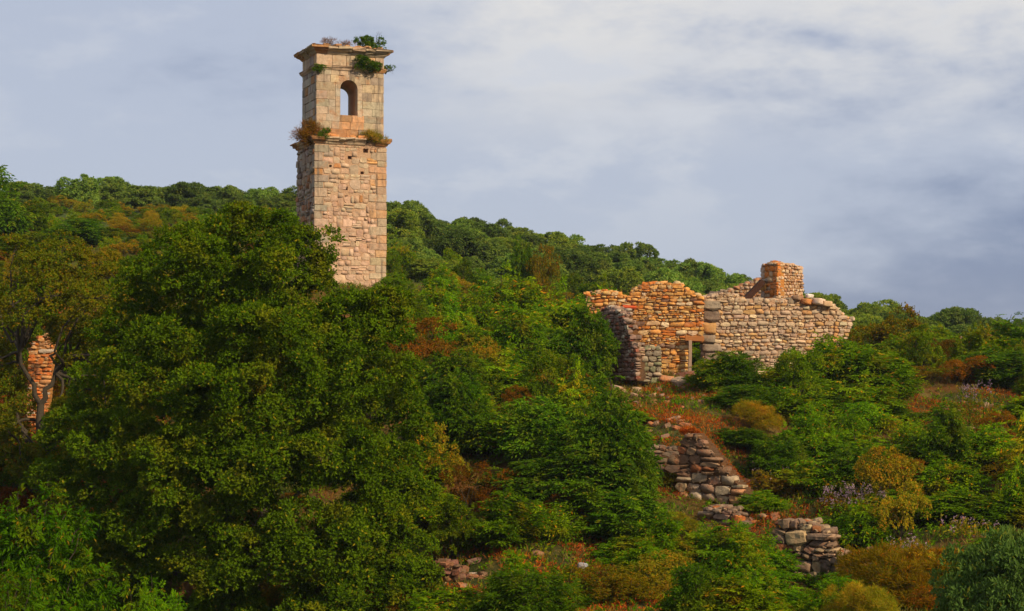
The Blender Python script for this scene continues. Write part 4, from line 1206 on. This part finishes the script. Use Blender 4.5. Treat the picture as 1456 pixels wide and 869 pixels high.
# growth on the tower
def tuft_plant(name, label, u, y, z, w_, h, mat, cnt, leaf, asp, cat='plant', spread=.7):
    p = tower.matrix_basis @ Vector((u, y, z))
    lb_ = [(rng.normal() * w_ * .28, rng.normal() * w_ * .12, h * rng.uniform(.1, .85), w_ * rng.uniform(.1, .24), w_ * .18, h * rng.uniform(.12, .26)) for _ in range(11)]
    pts, dr, cr, cl = lobes_to_sprigs(lb_, cnt * .8, .13, .5, -.7)
    root = empty(name, p, TA); tag(root, label, cat)
    link('foliage', foliage_mesh(name, tufts(pts, dr, 5, leaf, leaf * asp, spread, cr), mat), root)
    link('stems', join_tubes([tube(bent((0, 0, -.15), l[:3], 3, .1), np.linspace(.02, .006, 4), 4) for l in lb_], 'stems'), root)
    return root


tuft_plant('ivy_clump', 'bushy green clump growing on top of the tower cornice', 3.35, .3, TZ(64) - .05, 1.35, .75, L_dash, 60, .09, .5)
tuft_plant('ivy_clump', 'green clump hanging from the frieze just under the tower cornice', 3.1, -.12, TZ(97), 1.45, .85, L_dash, 60, .09, .5)
tuft_plant('ivy_clump', 'small green clump below the string course at the tower corner', .25, .02, TZ(101), .4, .3, L_dash, 60, .07, .5)
tuft_plant('grass_tuft', 'orange-brown grass tuft on the left end of the tower ledge', -.1, .4, zc1 - .3, 1.4, 1.0, L_brown, 46, .26, .08)
tuft_plant('ivy_clump', 'small green plant on the tower ledge left of the opening', .45, -.05, zc1 - .1, .8, .5, L_dash, 50, .09, .4)
tuft_plant('grass_tuft', 'green grassy tuft on the tower ledge right of the opening', 3.1, -.1, zc1 - .1, 1.5, .55, L_olive, 40, .20, .1)
tuft_plant('grass_tuft', 'pinkish dry tuft on the tower top near its left corner', .85, .2, TZ(64), 1.1, .35, L_brown, 30, .14, .1)
tuft_plant('grass_tuft', 'thin dry tuft in the middle of the tower top', 2.0, .2, TZ(64), .8, .35, L_brown, 26, .14, .1)
tuft_plant('ivy_clump', 'small sprig sticking out of the right side of the tower', TW + .1, .5, TZ(92), .5, .3, L_dash, 40, .08, .4)


def twig(label, u, y, z, du, dz, n_):
    p = tower.matrix_basis @ Vector((u, y, z)); tb = []
    for i in range(n_):
        e = np.array([du + rng.normal() * .3, rng.normal() * .2, dz * rng.uniform(.6, 1.1)]); pth = bent((0, 0, 0), e, 5, .1); tb.append(tube(pth, np.linspace(.014, .005, 6), 3))
        for j in (2, 3, 4): tb.append(tube(bent(pth[j], pth[j] + rng.normal(size=3) * .14 + [0, 0, .12], 2, .1), [.007, .005, .003], 3))
    o = link('dry_twigs', join_tubes(tb, 'twigs'), None, p, (0, 0, TA)); tag(o, label, 'twigs')


twig('thin bare twigs above the clump on the tower top', 3.6, .3, TZ(64) + .2, .5, 1.0, 3)
twig('thin bare twigs rising from the left tower ledge', -.1, .6, zc1, -.25, 1.5, 3)
twig('thin bare twigs sticking out right of the tower cornice', TW + .05, .4, TZ(92), .5, .05, 4)

# ------------------------------------------------------------ the far hillside wood
FT = []
for D, step in ((226, 3.2), (214, 3.4), (201, 3.6), (188, 3.7), (175, 3.8), (163, 3.8), (151, 3.8), (140, 3.8), (129, 3.6), (120, 3.4)):
    x = -.345 * D
    while x < .34 * D:
        xx, yy = x + random.uniform(-1, 1), D + random.uniform(-5, 5)
        px = 728 + FOC * xx / yy
        if not (px < 430 and yy < 158) and not (px < 430 and yy > 195) and not (82 < px < 104) and not (yy < 134 and not 540 < px < 800) and not (545 < px < 625 and yy < 124): FT.append((xx, yy, px))
        x += step * .8 * random.uniform(.8, 1.25)


def fwhere(px, D, look):
    side = 'left of the tower' if px < 430 else 'just right of the tower' if px < 640 else 'above the central slope' if px < 830 else 'behind the orange wall' if px < 1000 else 'behind the pillar stub' if px < 1190 else 'at the right end'
    row = 'on the skyline' if D > 205 else 'halfway down' if D > 160 else 'at the lower edge'
    return f'{look} tree of the far wood, {row}, {side}', f'far wood trees, {look}, {row} {side}'


random.shuffle(FT); FT = FT[:298]; FT.sort(key=lambda q: q[1]); print('far trees', len(FT))
for xx, yy, px in FT:
    look, tn = random.choice((('dark green', (.7, .75, .85)), ('mid green', (1, 1, 1)), ('yellowish', (1.3, 1.2, .8)), ('pale green', (1.15, 1.25, 1.2))))
    lab, grp = fwhere(px, yy, look)
    s = random.uniform(.7, 1.05)
    s *= .8 if px < 430 else 1
    s *= .72 if px > 1130 and yy > 170 else 1
    plant_at('far_tree', xx, yy, 5.5 * s, 3.8 * s * random.uniform(.75, 1.2) * (.8 if yy > 205 else 1) * (.55 if yy < 134 else 1), lab, grp, tn, .05)
# a few taller skyline trees
for px, yt, wp, D in ((62, 268, 62, 175), (145, 264, 70, 178), (210, 268, 50, 182), (180, 270, 44, 180), (262, 272, 60, 200), (330, 268, 60, 210), (375, 268, 55, 215)):
    plant('far_tree', px, yt, wp, D, ('tall round-headed oak on the left skyline, ' + ('leftmost' if px < 100 else 'second from the left' if px < 160 else 'third from the left' if px < 190 else 'fourth from the left' if px < 230 else 'right of the gap' if px < 300 else 'above the big oak crown' if px < 350 else 'nearest to the tower')), (1, 1, 1), 'tall oaks on the left skyline', .5, 12)

# ------------------------------------------------------------ filler scrub on the slope
def where(px, D):
    a = 'in the upper left field' if px < 430 and D > 80 else 'on the lower left bank' if px < 430 else 'right of the big oak' if px < 700 else 'on the central slope' if px < 900 else 'below the ruined walls' if px < 1120 else 'on the right slope'
    b = 'near the foreground' if D < 56 else 'midway up' if D < 74 else 'high up'
    return a, b
cntf = 0
for D in np.arange(44, 156, 3.4):
    x = -.335 * D
    while x < .335 * D:
        xx, yy = x + random.uniform(-1, 1), D + random.uniform(-1.5, 1.5); px = 728 + FOC * xx / yy
        gpy = 520 - FOC * gz(xx, yy) / yy
        x += random.uniform(1.6, 3.0) * (1 if D < 90 else 1.15)
        if D > 126 and px > 440: continue
        clear = [(850, 1010, 520, 600), (950, 1060, 600, 725), (1085, 1215, 735, 835), (1040, 1110, 690, 750), (600, 760, 790, 880), (1290, 1456, 570, 622), (20, 90, 470, 700), (560, 625, 400, 450), (975, 1105, 715, 780)]
        if any(a < px < b and c_ < gpy < d_ for a, b, c_, d_ in clear): continue
        if 999 < px < 1240 and yy < 82 and yy > 74 or 832 < px < 1001 and 74 < yy < 82: continue
        if 955 < px < 1012 and 68 < yy < 84 or 568 < px < 628 and 84 < yy < 101: continue
        if abs(px - 490) < 60 and 85 < yy < 100: continue
        hgt = random.uniform(1.2, 3.0) if not (840 < px < 1010 and 56 < D < 80) else random.uniform(.4, .9)
        if D < 56: hgt *= .7
        sp = random.choices(['ash', 'dark_ash', 'oakling', 'russet', 'olive', 'bramble', 'broom'], [5.5, 1.8, 1.4, 1.4, 2.0, 2.5, .8] if px > 560 else [2, 1, 3, 1, 3, 2, .5])[0]
        if sp in ('bramble', 'broom', 'yellow'): hgt = min(hgt, 1.1)
        if 1070 < px < 1225 and 45 < D < 56: hgt = min(hgt, .5)
        if px > 1100 and D > 84: hgt *= .5
        if px > 1270 and 61 < D < 71: hgt = min(hgt, 1.3)
        if 930 < px < 1060 and 53 < D < 61: hgt = min(hgt, .6)
        a, b = where(px, yy)
        if px < 440 and D > 84: sp = random.choices(['olive', 'oakling', 'russet', 'broom', 'ash', 'bramble'], [5, 3, .4, 1.2, 1.5, 2])[0]; hgt *= .5
        dim = random.uniform(.85, 1.25) * (1 if px > 600 or D > 75 else .75)  # near left scrub gets a darker leaf tint, standing in for shade there
        if sp == 'russet': hgt = min(hgt, 1.4)
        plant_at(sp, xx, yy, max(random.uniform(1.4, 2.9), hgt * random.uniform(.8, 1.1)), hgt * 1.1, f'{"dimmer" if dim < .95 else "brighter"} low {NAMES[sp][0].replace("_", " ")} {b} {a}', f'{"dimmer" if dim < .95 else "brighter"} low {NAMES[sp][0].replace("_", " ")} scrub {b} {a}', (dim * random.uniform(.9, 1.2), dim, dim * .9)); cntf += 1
print('filler', cntf)


# ------------------------------------------------------------ ground cover (nobody could count it)
def scatter(n_, y0, y1, test=None):
    yy = np.sqrt(rng.uniform(y0 ** 2, y1 ** 2, n_)); xx = rng.uniform(-.335, .335, n_) * yy
    if test is not None:
        ok = test(xx, yy); xx, yy = xx[ok], yy[ok]
    return np.stack([xx, yy, ground(xx, yy)], 1)


def patch(x, y, s, seed):
    return np.sin(x / s + seed) * np.cos(y / s * 1.3 + seed * 2) + .6 * np.sin(x / s * 2.3 + y / s * 1.7 + seed)


q = scatter(50000, 40, 118, lambda x, y: patch(x, y, 3.1, 1) > -.5)
tag(link('grass', foliage_mesh('grass', tufts(q, np.tile([[0, 0, 1.0]], (len(q), 1)), 5, .26, .022, .45), L_grass)), 'dry yellow-green grass covering the open slope', 'grass', kind='stuff')
q = scatter(45000, 40, 105, lambda x, y: patch(x, y, 2.2, 4) > -.45)
q = np.concatenate([q, scatter(60000, 44, 56, lambda x, y: (x / y * FOC + 728 > 1000) & (x / y * FOC + 728 < 1260) & (patch(x, y, 1.1, 3) > -.6))]); q[:, 2] += .05
tag(link('low_herbs', foliage_mesh('low_herbs', tufts(q, np.tile([[0, 0, 1.0]], (len(q), 1)), 5, .14, .07, .9), L_ash), color=(.8, .85, .8)), 'low leafy herbs between the bushes', 'herbs', kind='stuff')


def red_test(x, y):
    px = 728 + FOC * x / y
    a = (px > 850) & (px < 1060) & (y > 60) & (y < 75); b = (px > 1280) & (y > 66) & (y < 76); c_ = (px > 600) & (px < 980) & (y < 56); d_ = (px > 1030) & (px < 1260) & (y > 46) & (y < 62); e_ = (px < 240) & (y > 56) & (y < 92)
    return (a | b | c_ | d_ | e_) & (patch(x, y, 1.6, 2) > -.5)


q = scatter(110000, 42, 95, red_test); q[:, 2] += .04
tag(link('red_herbs', foliage_mesh('red_herbs', tufts(q, np.tile([[0, 0, 1.0]], (len(q), 1)), 4, .12, .045, .9), L_red)), 'rust-red dry herbs on the bare earth', 'herbs', kind='stuff')

mp_ = [(972, 617, 61.2), (984, 614, 61.2), (1003, 629, 61), (1016, 645, 60.6), (1030, 661, 60.2), (1042, 677, 60), (1060, 697, 59.8)]
mv = []
for i in range(len(mp_) - 1):
    p0_, p1_ = np.array(P(*mp_[i])), np.array(P(*mp_[i + 1]))
    for _ in range(260):
        t_ = rng.random(); mv.append(p0_ + (p1_ - p0_) * t_ + [rng.normal() * .05, rng.uniform(-.45, .6), rng.normal() * .03 + .02])
mv = np.array(mv)
tag(link('orange_moss', foliage_mesh('orange_moss', tufts(mv, np.tile([[0, 0, 1.0]], (len(mv), 1)), 7, .15, .03, .6), L_red)), 'orange moss and dry herbs along the sloping top of the retaining wall', 'moss', kind='stuff')
# thin air
hz = bpy.data.materials.new('air'); hz.use_nodes = True; hn = NT(hz.node_tree)
for n_ in list(hn.n): hn.n.remove(n_)
hv_ = hn.new('ShaderNodeVolumePrincipled', ins={'Color': (.75, .85, 1, 1), 'Density': .00014, 'Anisotropy': .2})
hn.new('ShaderNodeOutputMaterial', ins={'Volume': hv_.outputs[0]})
tag(link('haze', box_mesh('haze', -4500, 4500, -4500, 4600, -45, 60, hz)), kind='stuff')
